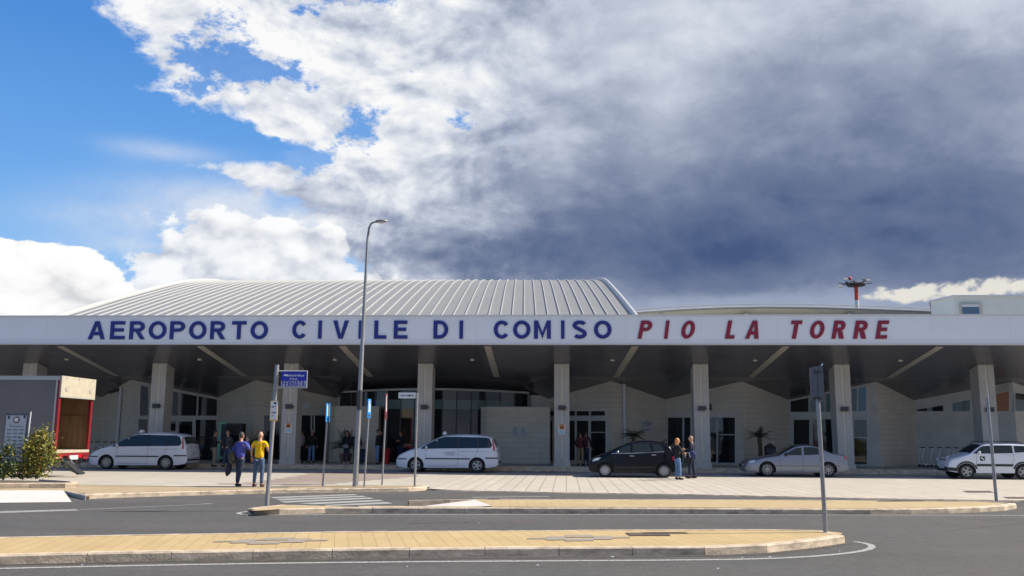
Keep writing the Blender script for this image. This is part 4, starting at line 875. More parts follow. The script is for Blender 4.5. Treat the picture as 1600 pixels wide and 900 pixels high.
# ------------------------------------------------------------------ cars
def pl(pts, x):
    if x <= pts[0][0]: return pts[0][1]
    for a, b in zip(pts, pts[1:]):
        if x <= b[0]:
            t = (x-a[0])/(b[0]-a[0]); return lerp(a[1], b[1], t)
    return pts[-1][1]
def spl(pts, x):             # smooth version
    h = .06; return (pl(pts, x-h)+2*pl(pts, x)+pl(pts, x+h))/4 if pts[0][0]+h < x < pts[-1][0]-h else pl(pts, x)
class Car:
    def __init__(s, name, label, L, W, top, bot, belt, axf, wb, r, paint, loc, rz=0, tumble=.26, spokes=8, rho=.15, hub='star', cat='car'):
        s.L, s.W, s.top, s.bot, s.belt, s.tumble, s.rho = L, W, top, bot, belt, tumble, rho
        s.axf, s.wb, s.r = axf, wb, r
        s.t = thing(name, label, cat, loc, rz, 'cars parked before the terminal')
        mb = MB(); NX, NZ = 84, 20; rings = []
        for i in range(NX+1):
            u = i/NX; x = L*(u-0.055*math.sin(2*math.pi*u)); zb, zt_ = spl(bot, x), spl(top, x); ring = []
            zs = [lerp(zb, zt_, 1-(1-k/NZ)**1.5) for k in range(NZ+1)]
            for z in zs: ring.append((x, -s.w(x, z), z))
            for z in reversed(zs): ring.append((x, s.w(x, z), z))
            rings.append(ring)
        n = len(rings[0]); mb.add([p for r_ in rings for p in r_], [(i*n+k, i*n+(k+1) % n, (i+1)*n+(k+1) % n, (i+1)*n+k) for i in range(NX) for k in range(n)]+[tuple(range(n)), tuple(range(NX*n, (NX+1)*n))])
        o = mb.build('body', [paint, M['trim']], s.t)
        cut = MB()
        for ax in (axf, axf+wb):
            for sg in (-1, 1):
                y0 = sg*(W/2-.26); y1 = sg*(W/2+.2); cut.lathe([(r+.055, min(y0, y1)), (r+.055, max(y0, y1))], 28, (ax, 0, r*.98), 'y')
        c = cut.build('cutter', M['trim']); c.parent = s.t
        bm_ = o.modifiers.new('b', 'BOOLEAN'); bm_.object = c; bm_.operation = 'DIFFERENCE'; bm_.solver = 'EXACT'
        bpy.context.view_layer.update(); dg = bpy.context.evaluated_depsgraph_get()
        me = bpy.data.meshes.new_from_object(o.evaluated_get(dg)); o.modifiers.clear(); o.data = me; bpy.data.objects.remove(c)
        for p in me.polygons:
            q = p.center
            for ax in (axf, axf+wb):
                if math.hypot(q.x-ax, q.z-r*.98) < r+.05 and abs(q.y) < W/2-.02 and abs(q.y) > W/2-.4: p.material_index = 1
        smooth_mesh(me, 40); s.body = o
        s.t.scale = (1, 1, {'hatchback': .95, 'offroad_car': .97}.get(name, .99))
        for ax in (axf, axf+wb):
            for sg in (-1, 1): s.wheel(ax, sg, r, spokes, hub)
    def w(s, x, z):
        L = s.L; zt_ = spl(s.top, x); bl = pl(s.belt, x); zm = .52
        w0 = s.W/2*(1-.24*(1-min(x/.75, 1))**2.6)*(1-.15*(1-min((L-x)/.6, 1))**2.6)
        if z < zm: f = 1-.07*((zm-z)/zm)**2
        elif z < bl: f = 1-.035*((z-zm)/max(.05, bl-zm))**2
        else: f = .965
        y = w0*f-(max(0, z-bl)*s.tumble)
        d = max(0, zt_-z); rho = s.rho
        if d < rho: y *= math.sqrt(max(1e-4, 1-(1-d/rho)**4))
        return max(y, .01)
    def wheel(s, ax, sg, r, spokes, hub):
        y = sg*(s.W/2-.02); o = MB(); wd = .19
        w_ = bpy.data.objects.new('wheel', None); COL.objects.link(w_); w_.parent = s.t; w_.location = (ax, y, r); w_.empty_display_size = .1
        MB().lathe([(r*.62, -sg*wd), (r*.93, -sg*wd), (r, -sg*wd*.85), (r, -sg*.04), (r*.94, 0), (r*.68, -sg*.012), (r*.66, -sg*.05)], 28, axis='y').build('tyre', M['rubber'], w_, smooth=True)
        h = MB(); h.lathe([(r*.70, -sg*.02), (r*.64, -sg*.004), (r*.60, -sg*.05), (r*.2, -sg*.035), (r*.16, -sg*.012), (.01, -sg*.008)], 28, axis='y')
        for k in range(spokes):
            a = 2*math.pi*(k+.5)/spokes; d = .30*(8/spokes)
            if hub == 'star': q = [(r*.27, a-d*.35), (r*.55, a-d*.85), (r*.575, a), (r*.55, a+d*.85), (r*.27, a+d*.35)]
            else: q = [(r*.44, a-d*.6), (r*.56, a-d*.7), (r*.56, a+d*.7), (r*.44, a+d*.6)]
            h.add([(rr*math.cos(t), sg*(.0-.033 if rr < r*.5 else -.036), rr*math.sin(t)) for rr, t in q]+[(rr*math.cos(t), sg*.001-sg*.012, rr*math.sin(t)) for rr, t in q], [(0, 1, 2, 3, 4)[:len(q)], tuple(range(len(q), 2*len(q)))], 1)
        h.build('rim', [M['rim'], M['rubber']], w_, smooth=True)
    def side(s, poly, name, mt, out=.012, both=True, parent=None, th=.012):
        """panel on the flank given in (x, z); subdivided so that it follows the body"""
        res = []
        for sg in ((-1, 1) if both else (-1,)):
            me = bmesh.new(); vs = [me.verts.new((x, 0, z)) for x, z in poly]; me.faces.new(vs)
            bmesh.ops.triangulate(me, faces=me.faces[:]); bmesh.ops.subdivide_edges(me, edges=me.edges[:], cuts=5, use_grid_fill=True)
            mb = MB(); vv = [(v.co.x, v.co.z) for v in me.verts]; ff = [tuple(v.index for v in f.verts) for f in me.faces]; me.verts.index_update(); ff = [tuple(v.index for v in f.verts) for f in me.faces]
            mb.add([(x, sg*(s.w(x, z)+out), z) for x, z in vv], ff); me.free()
            res.append(mb.build(name, mt, parent or s.t, smooth=True))
        return res
    def stripe(s, pts, w, name, mt, out=.008, both=True):
        for sg in ((-1, 1) if both else (-1,)):
            mb = MB(); P = []
            for a, b in zip(pts, pts[1:]): P += [(lerp(a[0], b[0], i/8), lerp(a[1], b[1], i/8)) for i in range(8)]
            P.append(pts[-1]); A, B = [], []
            for i, (x, z) in enumerate(P):
                x2, z2 = P[min(i+1, len(P)-1)]; x1, z1 = P[max(i-1, 0)]; dx, dz = x2-x1, z2-z1; l = math.hypot(dx, dz) or 1
                nx, nz = -dz/l*w/2, dx/l*w/2
                A.append((x+nx, sg*(s.w(x+nx, z+nz)+out), z+nz)); B.append((x-nx, sg*(s.w(x-nx, z-nz)+out), z-nz))
            mb.grid([A, B]); mb.build(name, mt, s.t)
    def ztop(s, x, y):
        zt_ = spl(s.top, x); lo = zt_-.6; hi = zt_
        for _ in range(24):
            m_ = (lo+hi)/2
            if s.w(x, m_) >= abs(y): lo = m_
            else: hi = m_
        return lo
    def over(s, xa, xb, fy, name, mt, out=.008, taper=0.0):
        rows = []
        for i in range(9):
            x = lerp(xa, xb, i/8); yy = s.w(x, spl(s.top, x)-s.rho)*(fy-taper*(1-i/8)); rows.append([(x-out*(1 if xb < s.L*.6 else -1), lerp(-yy, yy, j/12), s.ztop(x, lerp(-yy, yy, j/12))+out) for j in range(13)])
        return MB().grid(rows).build(name, mt, s.t, smooth=True)
    def mirror(s, x, z, mt):
        for sg in (-1, 1):
            y = sg*(s.w(x, z)+.09); mb = MB(); mb.ell((x, y, z), (.06, .11, .075), 8); mb.tube([(x, sg*s.w(x, z)-sg*.02, z-.04), (x, y, z-.03)], .025, 6); mb.build('wing_mirror', mt, s.t, smooth=True)
    def handle(s, x, z, mt, both=True):
        for sg in (-1, 1):
            y = sg*(s.w(x, z)+.02); MB().box(x-.09, x+.09, y-.012, y+.012, z-.014, z+.014).build('door_handle', mt, s.t)
    def box(s, name, mt, *b): return MB().box(*b).build(name, mt, s.t)

def minivan(label, loc, rz, hub, ns, decals=False, roof_sign='small'):
    top = [(0, .62), (.05, .74), (.18, .86), (.5, 1.0), (.95, 1.12), (1.12, 1.18), (1.6, 1.46), (2.05, 1.66), (2.4, 1.72), (3.0, 1.75), (3.7, 1.735), (4.2, 1.68), (4.42, 1.6), (4.58, 1.25), (4.66, .95), (4.70, .62)]
    bot = [(0, .36), (.06, .25), (.4, .2), (4.3, .22), (4.62, .28), (4.70, .38)]
    belt = [(0, .9), (.9, 1.0), (1.3, 1.05), (3, 1.09), (4.7, 1.13)]
    c = Car('minivan', label, 4.70, 1.84, top, bot, belt, .92, 2.82, .325, M['carwhite'], loc, rz, hub=hub, spokes=ns, tumble=.27, cat='minivan')
    c.side([(1.14, 1.085), (3.0, 1.095), (4.36, 1.14), (4.43, 1.25), (4.3, 1.54), (4.12, 1.59), (2.9, 1.615), (2.25, 1.615), (1.75, 1.45), (1.48, 1.29)], 'window_surround', M['trim'], .006); c.side([(1.18, 1.09), (1.85, 1.10), (1.86, 1.46), (1.76, 1.42), (1.5, 1.27)], 'side_window', M['carglass']); c.side([(1.2, 1.075), (1.42, 1.09), (1.42, 1.25)], 'quarter_light', M['trim'], .004)
    c.side([(1.9, 1.10), (2.83, 1.11), (2.83, 1.60), (2.3, 1.60), (1.93, 1.535)], 'side_window', M['carglass']); c.side([(2.9, 1.11), (3.72, 1.13), (3.72, 1.60), (2.9, 1.60)], 'side_window', M['carglass'])
    c.side([(3.80, 1.13), (4.32, 1.15), (4.40, 1.25), (4.28, 1.52), (4.12, 1.575), (3.80, 1.60)], 'side_window', M['carglass'])
    c.stripe([(1.15, 1.06), (1.9, 1.085), (4.35, 1.125)], .02, 'window_trim', M['trim'])
    c.over(1.16, 2.02, .86, 'windscreen', M['carglass'], taper=.0); c.over(4.44, 4.585, .82, 'rear_window', M['carglass'])
    c.stripe([(1.38, .62), (3.42, .62)], .055, 'rub_strip', M['trim'], .012); c.stripe([(.02, .60), (.5, .6)], .05, 'bumper_strip', M['trim'], .012); c.stripe([(4.12, .66), (4.68, .66)], .055, 'bumper_strip', M['trim'], .012)
    c.stripe([(2.87, 1.1), (2.87, .30), (1.5, .28)], .01, 'door_seam', M['trim'], .002); c.stripe([(1.42, 1.07), (1.40, .8), (1.36, .5)], .01, 'door_seam', M['trim'], .002); c.stripe([(3.76, 1.1), (3.74, .9), (3.6, .7)], .01, 'door_seam', M['trim'], .002); c.stripe([(2.95, .95), (4.4, .97)], .012, 'sliding_rail', M['trim'], .002)
    c.side([(.16, .78), (.42, .86), (.58, .965), (.36, .92), (.2, .86)], 'headlight', M['lamp'], .01); c.side([(4.47, .98), (4.56, .98), (4.53, 1.2), (4.46, 1.5), (4.41, 1.52), (4.45, 1.2)], 'tail_light', M['tail'], .012)
    c.handle(2.68, .98, M['carwhite']); c.handle(2.98, .98, M['carwhite']); c.mirror(1.42, 1.12, M['carwhite'])
    c.box('number_plate', M['plate'], 4.66, 4.70, -.26, .26, .72, .84); c.box('lower_bumper', M['trim'], 4.66, 4.72, -.72, .72, .42, .5); c.box('grille', M['trim'], -.012, .03, -.4, .4, .44, .54)
    c.box('tailgate_trim', M['carwhite'], 4.575, 4.66, -.66, .66, 1.06, 1.12)
    t = thing('taxi_sign', 'small white roof lamp on the '+('left' if not decals else 'central')+' minivan', 'roof lamp', (0, 0, 0))
    bpy.data.objects.remove(t)
    mb = MB(); mb.slab([(2.02, -.12, 1.70), (2.22, -.12, 1.73), (2.16, -.12, 1.86), (2.08, -.12, 1.84)], (0, .24, 0)); mb.build('roof_lamp', M['signwhite'], c.t)
    if decals:
        mb = MB(); ux = (1, 0, 0)
        o = (2.22, -(c.w(2.5, .85)+.012), .86); put_text(mb, 'NOLEGGIO', o, ux, (0, 0, 1), .5, .055, .002, .01); put_text(mb, 'CON CONDUCENTE', (2.3, o[1], .77), ux, (0, 0, 1), .42, .045, .002, .01)
        mb.build('door_lettering', M['inkgrey'], c.t); c.stripe([(2.35, .9), (3.3, .72)], .006, 'swoosh', M['signred'], .012)
    return c
vY = 42.0
x = at(649, 735, vY).x-.92; minivan('white minivan in the middle, before the curved glass entrance', (x, vY+.92, gz(x, 43)+.0), R(-.5), 'star', 5, True)
x = at(164, 733, vY).x-.92; minivan('white minivan at the left beside the open truck, rear end in view', (x, vY+.92, gz(x, 43)), R(.5), 'plain', 7)

# black hatchback with its tailgate raised
top = [(0, .58), (.05, .72), (.2, .86), (.5, .98), (.78, 1.07), (1.3, 1.36), (1.75, 1.54), (2.1, 1.60), (2.7, 1.60), (3.15, 1.53), (3.36, 1.42), (3.52, 1.12), (3.60, .9), (3.64, .6)]
bot = [(0, .34), (.06, .24), (.4, .19), (3.3, .2), (3.58, .27), (3.64, .36)]
belt = [(0, .88), (.8, 1.0), (1.2, 1.02), (3.6, 1.12)]
bx = at(946, 747, 38.6).x-.66; by = 38.75+.86
c = Car('hatchback', 'glossy black small hatchback with raised tailgate beside the standing couple', 3.64, 1.72, top, bot, belt, .66, 2.44, .30, M['carblack'], (bx, by, gz(bx+2, by)), R(-.5), tumble=.3, spokes=10, hub='plain')
c.side([(.95, 1.05), (1.72, 1.06), (1.74, 1.42), (1.55, 1.385), (1.3, 1.26)], 'side_window', M['carglass']); c.side([(1.8, 1.06), (2.62, 1.09), (2.5, 1.48), (1.82, 1.45)], 'side_window', M['carglass']); c.side([(2.70, 1.1), (3.12, 1.16), (2.98, 1.42), (2.60, 1.46)], 'side_window', M['carglass'])
c.over(.84, 1.68, .86, 'windscreen', M['carglass']); c.side([(.14, .68), (.38, .74), (.5, .86), (.34, .84), (.18, .78)], 'headlight', M['lamp'], .01); c.side([(3.46, .76), (3.57, .76), (3.55, .92), (3.44, .92)], 'tail_light', M['tail'], .012)
c.stripe([(.92, 1.03), (1.8, 1.045), (3.1, 1.12)], .018, 'window_trim', M['chrome']); c.stripe([(1.1, .98), (1.06, .6), (1.1, .28), (2.0, .27)], .01, 'door_seam', M['trim'], .002); c.stripe([(1.9, 1.03), (1.92, .3)], .01, 'door_seam', M['trim'], .002)
c.stripe([(1.12, .44), (2.6, .44)], .035, 'rub_strip', M['trim'], .01)
c.handle(1.78, .93, M['chrome']); c.handle(2.68, .98, M['chrome']); c.mirror(1.2, 1.1, M['chrome']); c.box('grille', M['trim'], -.012, .04, -.4, .4, .4, .56)
tg = MB(); tg.grid([[(3.0+u, lerp(-.6, .6, j/6), 1.56+v) for j in range(7)] for u, v in ((.06, .0), (.3, .10), (.55, .12), (.82, .06), (1.0, -.06))]); tg.grid([[(3.0+u, lerp(-.6, .6, j/6), 1.50+v) for j in range(7)] for u, v in ((.06, .0), (.3, .10), (.55, .12), (.82, .06), (1.0, -.06))])
tg.build('raised_tailgate', M['carblack'], c.t, smooth=True)
mb = MB()
for sg in (-1, 1): mb.tube([(3.35, sg*.56, 1.2), (3.75, sg*.56, 1.55)], .012, 6)
mb.build('gas_strut', M['galv'], c.t)

# silver saloon
top = [(0, .5), (.05, .62), (.2, .72), (.7, .85), (1.25, .93), (1.42, .96), (1.85, 1.2), (2.2, 1.36), (2.5, 1.41), (2.85, 1.41), (3.2, 1.33), (3.6, 1.12), (3.78, 1.05), (4.2, 1.0), (4.34, .93), (4.4, .75), (4.43, .55)]
bot = [(0, .3), (.06, .2), (.4, .17), (4.0, .19), (4.36, .26), (4.43, .38)]
belt = [(0, .74), (1.3, .88), (2, .9), (3.8, .97), (4.43, .95)]
ax = at(1200, 745, 40.9).x-.93; ay = 40.9+.87
c = Car('saloon_car', 'silver four door saloon parked by the potted palm', 4.43, 1.74, top, bot, belt, .93, 2.595, .31, M['carsilver'], (ax, ay, gz(ax, 41)), R(-.6), tumble=.36, spokes=8, hub='star', rho=.13)
c.side([(1.62, .935), (2.42, .94), (2.44, 1.27), (2.2, 1.23), (1.9, 1.08)], 'side_window', M['carglass']); c.side([(2.52, .94), (3.28, .98), (3.42, 1.08), (3.1, 1.25), (2.85, 1.29), (2.54, 1.28)], 'side_window', M['carglass'])
c.over(1.48, 2.16, .88, 'windscreen', M['carglass']); c.over(3.16, 3.66, .84, 'rear_window', M['carglass'])
c.side([(.12, .58), (.36, .62), (.44, .72), (.2, .68)], 'headlight', M['lamp'], .01); c.side([(4.24, .78), (4.38, .78), (4.36, .9), (4.2, .9)], 'tail_light', M['tail'], .012)
c.stripe([(1.5, .9), (1.48, .6), (1.52, .25)], .01, 'door_seam', M['trim'], .002); c.stripe([(2.48, .92), (2.46, .26), (1.6, .24)], .01, 'door_seam', M['trim'], .002); c.stripe([(3.3, .96), (3.2, .7), (3.12, .5)], .01, 'door_seam', M['trim'], .002)
c.stripe([(1.2, .47), (4.0, .47)], .02, 'sill_trim', M['trim'], .004); c.handle(2.28, .83, M['carsilver']); c.mirror(1.75, .97, M['trim'])
mb = MB(); mb.slab([(-.02, -.13, .66), (-.02, .13, .66), (-.02, 0, .40)], (.05, 0, 0)); mb.build('grille', M['chrome'], c.t); mb = MB(); mb.box(-.025, .03, -.62, -.2, .4, .52); mb.box(-.025, .03, .2, .62, .4, .52); mb.build('air_intake', M['trim'], c.t)
c.box('number_plate', M['plate'], -.03, -.012, -.62, -.2, .43, .53)

# white small off-roader with roof rails
top = [(0, .60), (.06, .80), (.2, .92), (.55, 1.02), (.85, 1.1), (1.25, 1.4), (1.45, 1.52), (1.7, 1.56), (2.6, 1.57), (3.2, 1.54), (3.4, 1.48), (3.5, 1.15), (3.56, .9), (3.58, .66)]
bot = [(0, .42), (.06, .32), (.4, .26), (3.2, .27), (3.5, .34), (3.58, .42)]
belt = [(0, .95), (.8, 1.04), (3.58, 1.12)]
sx_ = at(1512.5, 749, 40.2).x-.70; sy_ = 40.2+.8
c = Car('offroad_car', 'white small off-roader with black roof rails at the far right', 3.58, 1.62, top, bot, belt, .70, 2.30, .315, M['carwhite'], (sx_, sy_, gz(sx_, 41)), R(-1.0), tumble=.2, spokes=5, hub='star')
c.side([(1.0, 1.09), (1.72, 1.10), (1.72, 1.44), (1.45, 1.42), (1.3, 1.34)], 'side_window', M['carglass']); c.side([(1.78, 1.10), (2.62, 1.12), (2.62, 1.45), (1.78, 1.45)], 'side_window', M['carglass']); c.side([(2.70, 1.14), (3.26, 1.18), (3.3, 1.36), (3.2, 1.43), (2.70, 1.44)], 'side_window', M['carglass'])
c.over(.9, 1.4, .88, 'windscreen', M['carglass']); c.over(3.42, 3.49, .8, 'rear_window', M['carglass'])
c.stripe([(1.1, .60), (2.58, .60)], .10, 'rub_strip', M['trim'], .014); c.side([(0, .36), (.38, .3), (.38, .46), (0, .5)], 'bumper_corner', M['trim'], .012)
for ax_ in (.70, 3.0):
    c.stripe([(ax_+.42*math.cos(t), .31+.42*math.sin(t)) for t in [math.pi*i/10 for i in range(11)] if .3 < t < 2.9], .07, 'wheel_arch_trim', M['trim'], .014)
c.side([(.14, .82), (.42, .86), (.46, .98), (.2, .96)], 'headlight', M['lamp'], .01); c.side([(3.36, .85), (3.5, .85), (3.46, 1.45), (3.38, 1.45)], 'tail_light', M['tail'], .012)
c.stripe([(1.12, 1.06), (1.1, .5), (1.2, .36)], .01, 'door_seam', M['trim'], .002); c.stripe([(1.76, 1.08), (1.76, .36)], .01, 'door_seam', M['trim'], .002); c.stripe([(2.64, 1.1), (2.62, .8), (2.5, .6)], .01, 'door_seam', M['trim'], .002)
c.handle(1.6, .98, M['carwhite']); c.handle(2.5, 1.0, M['carwhite']); c.mirror(1.22, 1.13, M['carwhite'])
c.box('grille', M['trim'], -.02, .04, -.3, .3, .80, .84); c.box('lower_bumper', M['trim'], -.03, .06, -.6, .6, .34, .50); c.box('number_plate', M['plate'], -.045, -.03, -.26, .26, .44, .55)
for sg in (-1, 1): MB().slab([(-.012, sg*.36, .74), (-.012, sg*.6, .76), (.03, sg*.62, .90), (.03, sg*.40, .88)], (-.01, 0, 0)).build('headlight', M['lamp'], c.t)
for sg in (-1, 1): MB().tube([(1.45, sg*.58, 1.5), (1.55, sg*.58, 1.61), (3.0, sg*.58, 1.61), (3.1, sg*.58, 1.5)], .018, 6).build('roof_rail', M['trim'], c.t, smooth=True)
mb = MB(); yd = -(c.w(1.36, .88)+.012); mb.slab([(1.26, yd, .78), (1.46, yd, .78), (1.46, yd, .97), (1.26, yd, .97)], (0, .004, 0)); em = mb.build('door_emblem', M['ink'], c.t)
mb = MB(); mb.add([(1.28, yd-.004, .93), (1.34, yd-.004, .93), (1.44, yd-.004, .82), (1.40, yd-.004, .80)], [(0, 1, 2, 3)]); mb.build('emblem_mark', M['signwhite'], em)

# ------------------------------------------------------------------ open box truck
tY = 33.0; tx = at(91, 640, tY).x; tz = gz(tx, 34)
t = thing('box_truck', 'grey sided box truck with open red framed rear and cream header', 'truck', (tx, tY, 0))
TB = (tx, tY, 0); zb_, zt_ = 1.06, 3.80; Wt = 2.45; Lt = 7.2
def tw(mb, name, mt, par=None, smooth=False):
    o = mb.build(name, mt, par or t, smooth); return o
mb = MB(); mb.box(-Lt, -.10, 0, .05, zb_, zt_-.12); tw(mb, 'side_panel', M['tgrey']); mb = MB(); mb.box(-Lt, -.10, Wt-.05, Wt, zb_, zt_-.12); tw(mb, 'side_panel', M['tgrey'])
mb = MB(); mb.box(-Lt, -.02, -.02, Wt+.02, zt_-.07, zt_-.01); tw(mb, 'roof', M['trail']); mb = MB(); mb.box(-Lt, -.02, -.03, .06, zt_-.16, zt_-.07); mb.box(-Lt, -.10, -.02, .05, zb_-.1, zb_); mb.box(-.16, -.10, -.015, 0, zb_, zt_-.16); tw(mb, 'frame_rail', M['trail'])
mb = MB(); mb.box(-Lt, -Lt+.05, .05, Wt-.05, zb_, zt_-.1); mb.box(-Lt+.05, -.1, .05, .065, zb_, zt_-.12); mb.box(-Lt+.05, -.1, Wt-.065, Wt-.05, zb_, zt_-.12)
for i in range(6): mb.box(-1.2-i*.9, -1.14-i*.9, Wt-.09, Wt-.065, zb_, zt_-.2)
mb.box(-Lt+.1, -.12, Wt-.10, Wt-.065, 2.3, 2.38); mb.box(-1.75, -1.7, .07, Wt-.07, zb_, zt_-.15); tw(mb, 'inner_lining', M['tinner'])
mb = MB(); mb.box(-Lt, 0.0, .0, Wt, zb_-.1, zb_); tw(mb, 'floor', M['tcream'])
mb = MB(); mb.box(-.10, .0, -.01, .13, zb_, zt_-.06); mb.box(-.10, .0, Wt-.13, Wt+.01, zb_, zt_-.06); mb.box(-.10, .02, 0, Wt, zb_-.22, zb_-.1); mb.box(-.02, .02, .9, 1.15, zb_-.34, zb_-.22); mb.box(-.02, .02, Wt-.45, Wt-.05, zb_-.36, zb_-.2); tw(mb, 'rear_frame', M['tred'])
mb = MB(); mb.box(0, .06, -.02, Wt+.02, 3.04, zt_); pnl = tw(mb, 'header_panel', M['tcream'])
for y in (.35, Wt-.35):
    mb = MB(); mb.lathe([(.10, 0), (.10, .015)], 14, (.06, y, 3.32), 'x'); mb.lathe([(.065, 0), (.065, .02)], 12, (.06, y, 3.32), 'x', 1); tw(mb, 'latch', [M['trail'], M['tcream']], pnl)
mb = MB()
for y in (.3, 1.2, Wt-.2): mb.box(.06, .075, y-.015, y+.015, zt_-.1, zt_-.02)
tw(mb, 'hinge', M['trail'], pnl); mb = MB(); mb.box(.0, .065, -.025, Wt+.025, 3.0, 3.04); tw(mb, 'seal_edge', M['trail'], pnl)
mb = MB(); mb.box(-Lt, -.3, .7, .85, .75, zb_-.1); mb.box(-Lt, -.3, Wt-.85, Wt-.7, .75, zb_-.1); mb.box(-.35, -.2, .2, Wt-.2, .5, .62); mb.tube([(-.25, .5, .95), (-.2, .5, .55)], .04, 6); mb.tube([(-.25, Wt-.5, .95), (-.2, Wt-.5, .55)], .04, 6); tw(mb, 'chassis', M['trim'])
mb = MB(); mb.box(-.02, .03, 1.0, 1.62, .70, .86); tw(mb, 'number_plate', M['plate'])
for y in (.35, 1.75): mb = MB(); mb.box(.0, .03, y-.14, y+.14, .76, .9); tw(mb, 'tail_light', M['tail'])
mb = MB(); mb.slab([(.05, .5, .62), (.05, .95, .62), (.62, 1.0, .16), (.62, .55, .16)], (.05, 0, .05)); mb.tube([(0, .5, .75), (.35, .52, .35), (.66, .6, .2)], .04, 6); mb.tube([(0, 1.0, .75), (.35, 1.0, .35), (.66, 1.0, .2)], .04, 6); tw(mb, 'folding_step', M['trim'])
mb = MB(); mb.tube([(.1, .98, .66), (.42, .98, .33)], .03, 6); tw(mb, 'step_tube', M['galv'])
for xw in (-2.0, -6.6):
    for yw, sg in ((.02, -1), (Wt-.02, 1)):
        w_ = bpy.data.objects.new('wheel', None); COL.objects.link(w_); w_.parent = t; w_.location = (xw, yw, .40+tz)
        MB().lathe([(.2, -sg*.26), (.38, -sg*.26), (.40, -sg*.22), (.40, -sg*.03), (.37, 0), (.22, -sg*.01)], 24, axis='y').build('tyre', M['rubber'], w_, smooth=True)
        MB().lathe([(.23, -sg*.01), (.20, -sg*.06), (.08, -sg*.07), (.07, -sg*.02), (.01, -sg*.02)], 20, axis='y').build('rim', M['trail'], w_, smooth=True)
mb = MB(); mb.box(-Lt-2.0, -Lt-.15, .1, Wt-.1, .55, 2.5); tw(mb, 'cab', M['tcream']); mb = MB(); mb.box(-Lt-1.7, -Lt-.6, .09, .1, 1.6, 2.3); tw(mb, 'cab_window', M['carglass'])

# ------------------------------------------------------------------ street lamp, poles and signs
def pole(mb, h, r0, r1=None, lean=(0, 0), z0=0, n=10, seg=1):
    mb.tube([(lean[0]*i/seg, lean[1]*i/seg, z0+(h-z0)*i/seg) for i in range(seg+1)], [lerp(r0, r1 or r0, i/seg) for i in range(seg+1)], n)
g = gr(555, 760, .115); topp = at(575.5, 350, g.y)
t = thing('street_lamp', 'tall slender galvanised street lamp rising past the lettered canopy', 'street lamp', tuple(g))
H_ = topp.z-g.z; dx_ = topp.x-g.x; LN = lambda z_: dx_*z_/H_
mb = MB(); mb.tube([(0, 0, 0), (LN(1.2), 0, 1.2), (LN(2.9), 0, 2.9), (LN(6), 0, 6.0), (LN(H_-.5), 0, H_-.5), (dx_+.03, 0, H_-.12), (dx_+.10, 0, H_+.02), (dx_+.22, 0, H_+.07), (dx_+.30, 0, H_+.06)], [.085, .08, .072, .052, .038, .034, .032, .03, .03], 12); mb.build('pole', M['galv'], t, smooth=True)
mb = MB(); mb.ell((dx_+.42, 0, H_+.09), (.20, .10, .06), 10); mb.build('lamp_head', M['galv'], t, smooth=True); MB().ell((dx_+.43, 0, H_+.05), (.13, .07, .04), 8).build('lens', M['lamp'], t, smooth=True)
MB().lathe([(.088, 2.35), (.086, 2.95)], 12, (LN(2.6), 0, 0)).build('cable_cover', M['darkmetal'], t); MB().lathe([(.062, 5.5), (.062, 5.56)], 12, (LN(5.5), 0, 0)).build('joint_ring', M['galv'], t)
# bus stop post
g = gr(417, 790, .115); tt = at(433, 570, g.y); t = thing('bus_stop_post', 'leaning steel post with blue FERMATA bus stop flag on the middle island', 'bus stop', tuple(g)); H_ = tt.z-g.z; lx = tt.x-g.x
mb = MB(); pole(mb, H_, .048, lean=(lx, 0)); mb.build('pole', M['galv'], t, smooth=True)
def wx(px, py): q = at(px, py, g.y); return q.x-g.x, q.z-g.z
fx0, fz1 = wx(440, 580.5); fx1, fz0 = wx(478.5, 605)
fl = MB().box(fx0, fx1, -.012, .012, fz0, fz1).build('flag', M['signdeep'], t)
mb = MB(); mb.tube([(lx, 0, fz1+.01), (fx1+.01, 0, fz1+.01), (fx1+.01, 0, fz0-.01), (lx-.0, 0, fz0-.01)], .014, 6); mb.build('flag_frame', M['plate'], t)
w_, h_ = fx1-fx0, fz1-fz0
mb = MB(); mb.box(fx0+.005, fx1-.01, -.016, -.012, fz0+.005, fz0+h_*.40); mb.build('white_band', M['plate'], fl)
mb = MB(); put_word(mb, 'FERMATA', (fx0+.025, -.0165, fz0+.018), w_-.06, h_*.34, .018); mb.build('lettering', M['signdeep'], fl)
mb = MB(); put_text(mb, 'interbus', (fx0+w_*.30, -.017, fz0+h_*.68), (1, 0, 0), (0, 0, 1), w_*.62, h_*.15, .004, .015, .3); put_text(mb, 'ETNA', (fx0+w_*.34, -.017, fz0+h_*.46), (1, 0, 0), (0, 0, 1), w_*.3, h_*.12, .004, .01, .2)
mb.slab([(fx0+w_*.08, -.014, fz0+h_*.73), (fx0+w_*.28, -.014, fz0+h_*.68), (fx0+w_*.30, -.014, fz0+h_*.78), (fx0+w_*.16, -.014, fz0+h_*.84)], (0, -.004, 0)); mb.build('lettering', M['signwhite'], fl)
a = wx(424.5, 658); b = wx(434, 626); cx_ = (a[0]+b[0])/2
tb = MB().box(cx_-.085, cx_+.085, -.07, -.055, a[1], b[1]).build('timetable', M['signyellow'], t)
mb = MB(); mb.box(cx_-.072, cx_+.085, -.075, -.07, a[1]+.03, b[1]-.012); mb.build('timetable_sheet', M['signwhite'], tb)
mb = MB(); hh = b[1]-a[1]
mb.box(cx_+.0, cx_+.05, -.078, -.075, a[1]+hh*.82, a[1]+hh*.92)
for f, w2 in ((.70, .10), (.66, .06), (.42, .11), (.38, .10), (.24, .07)): mb.box(cx_-.05, cx_-.05+w2, -.078, -.075, a[1]+hh*f, a[1]+hh*(f+.025))
mb.build('timetable_print', M['ink'], tb)
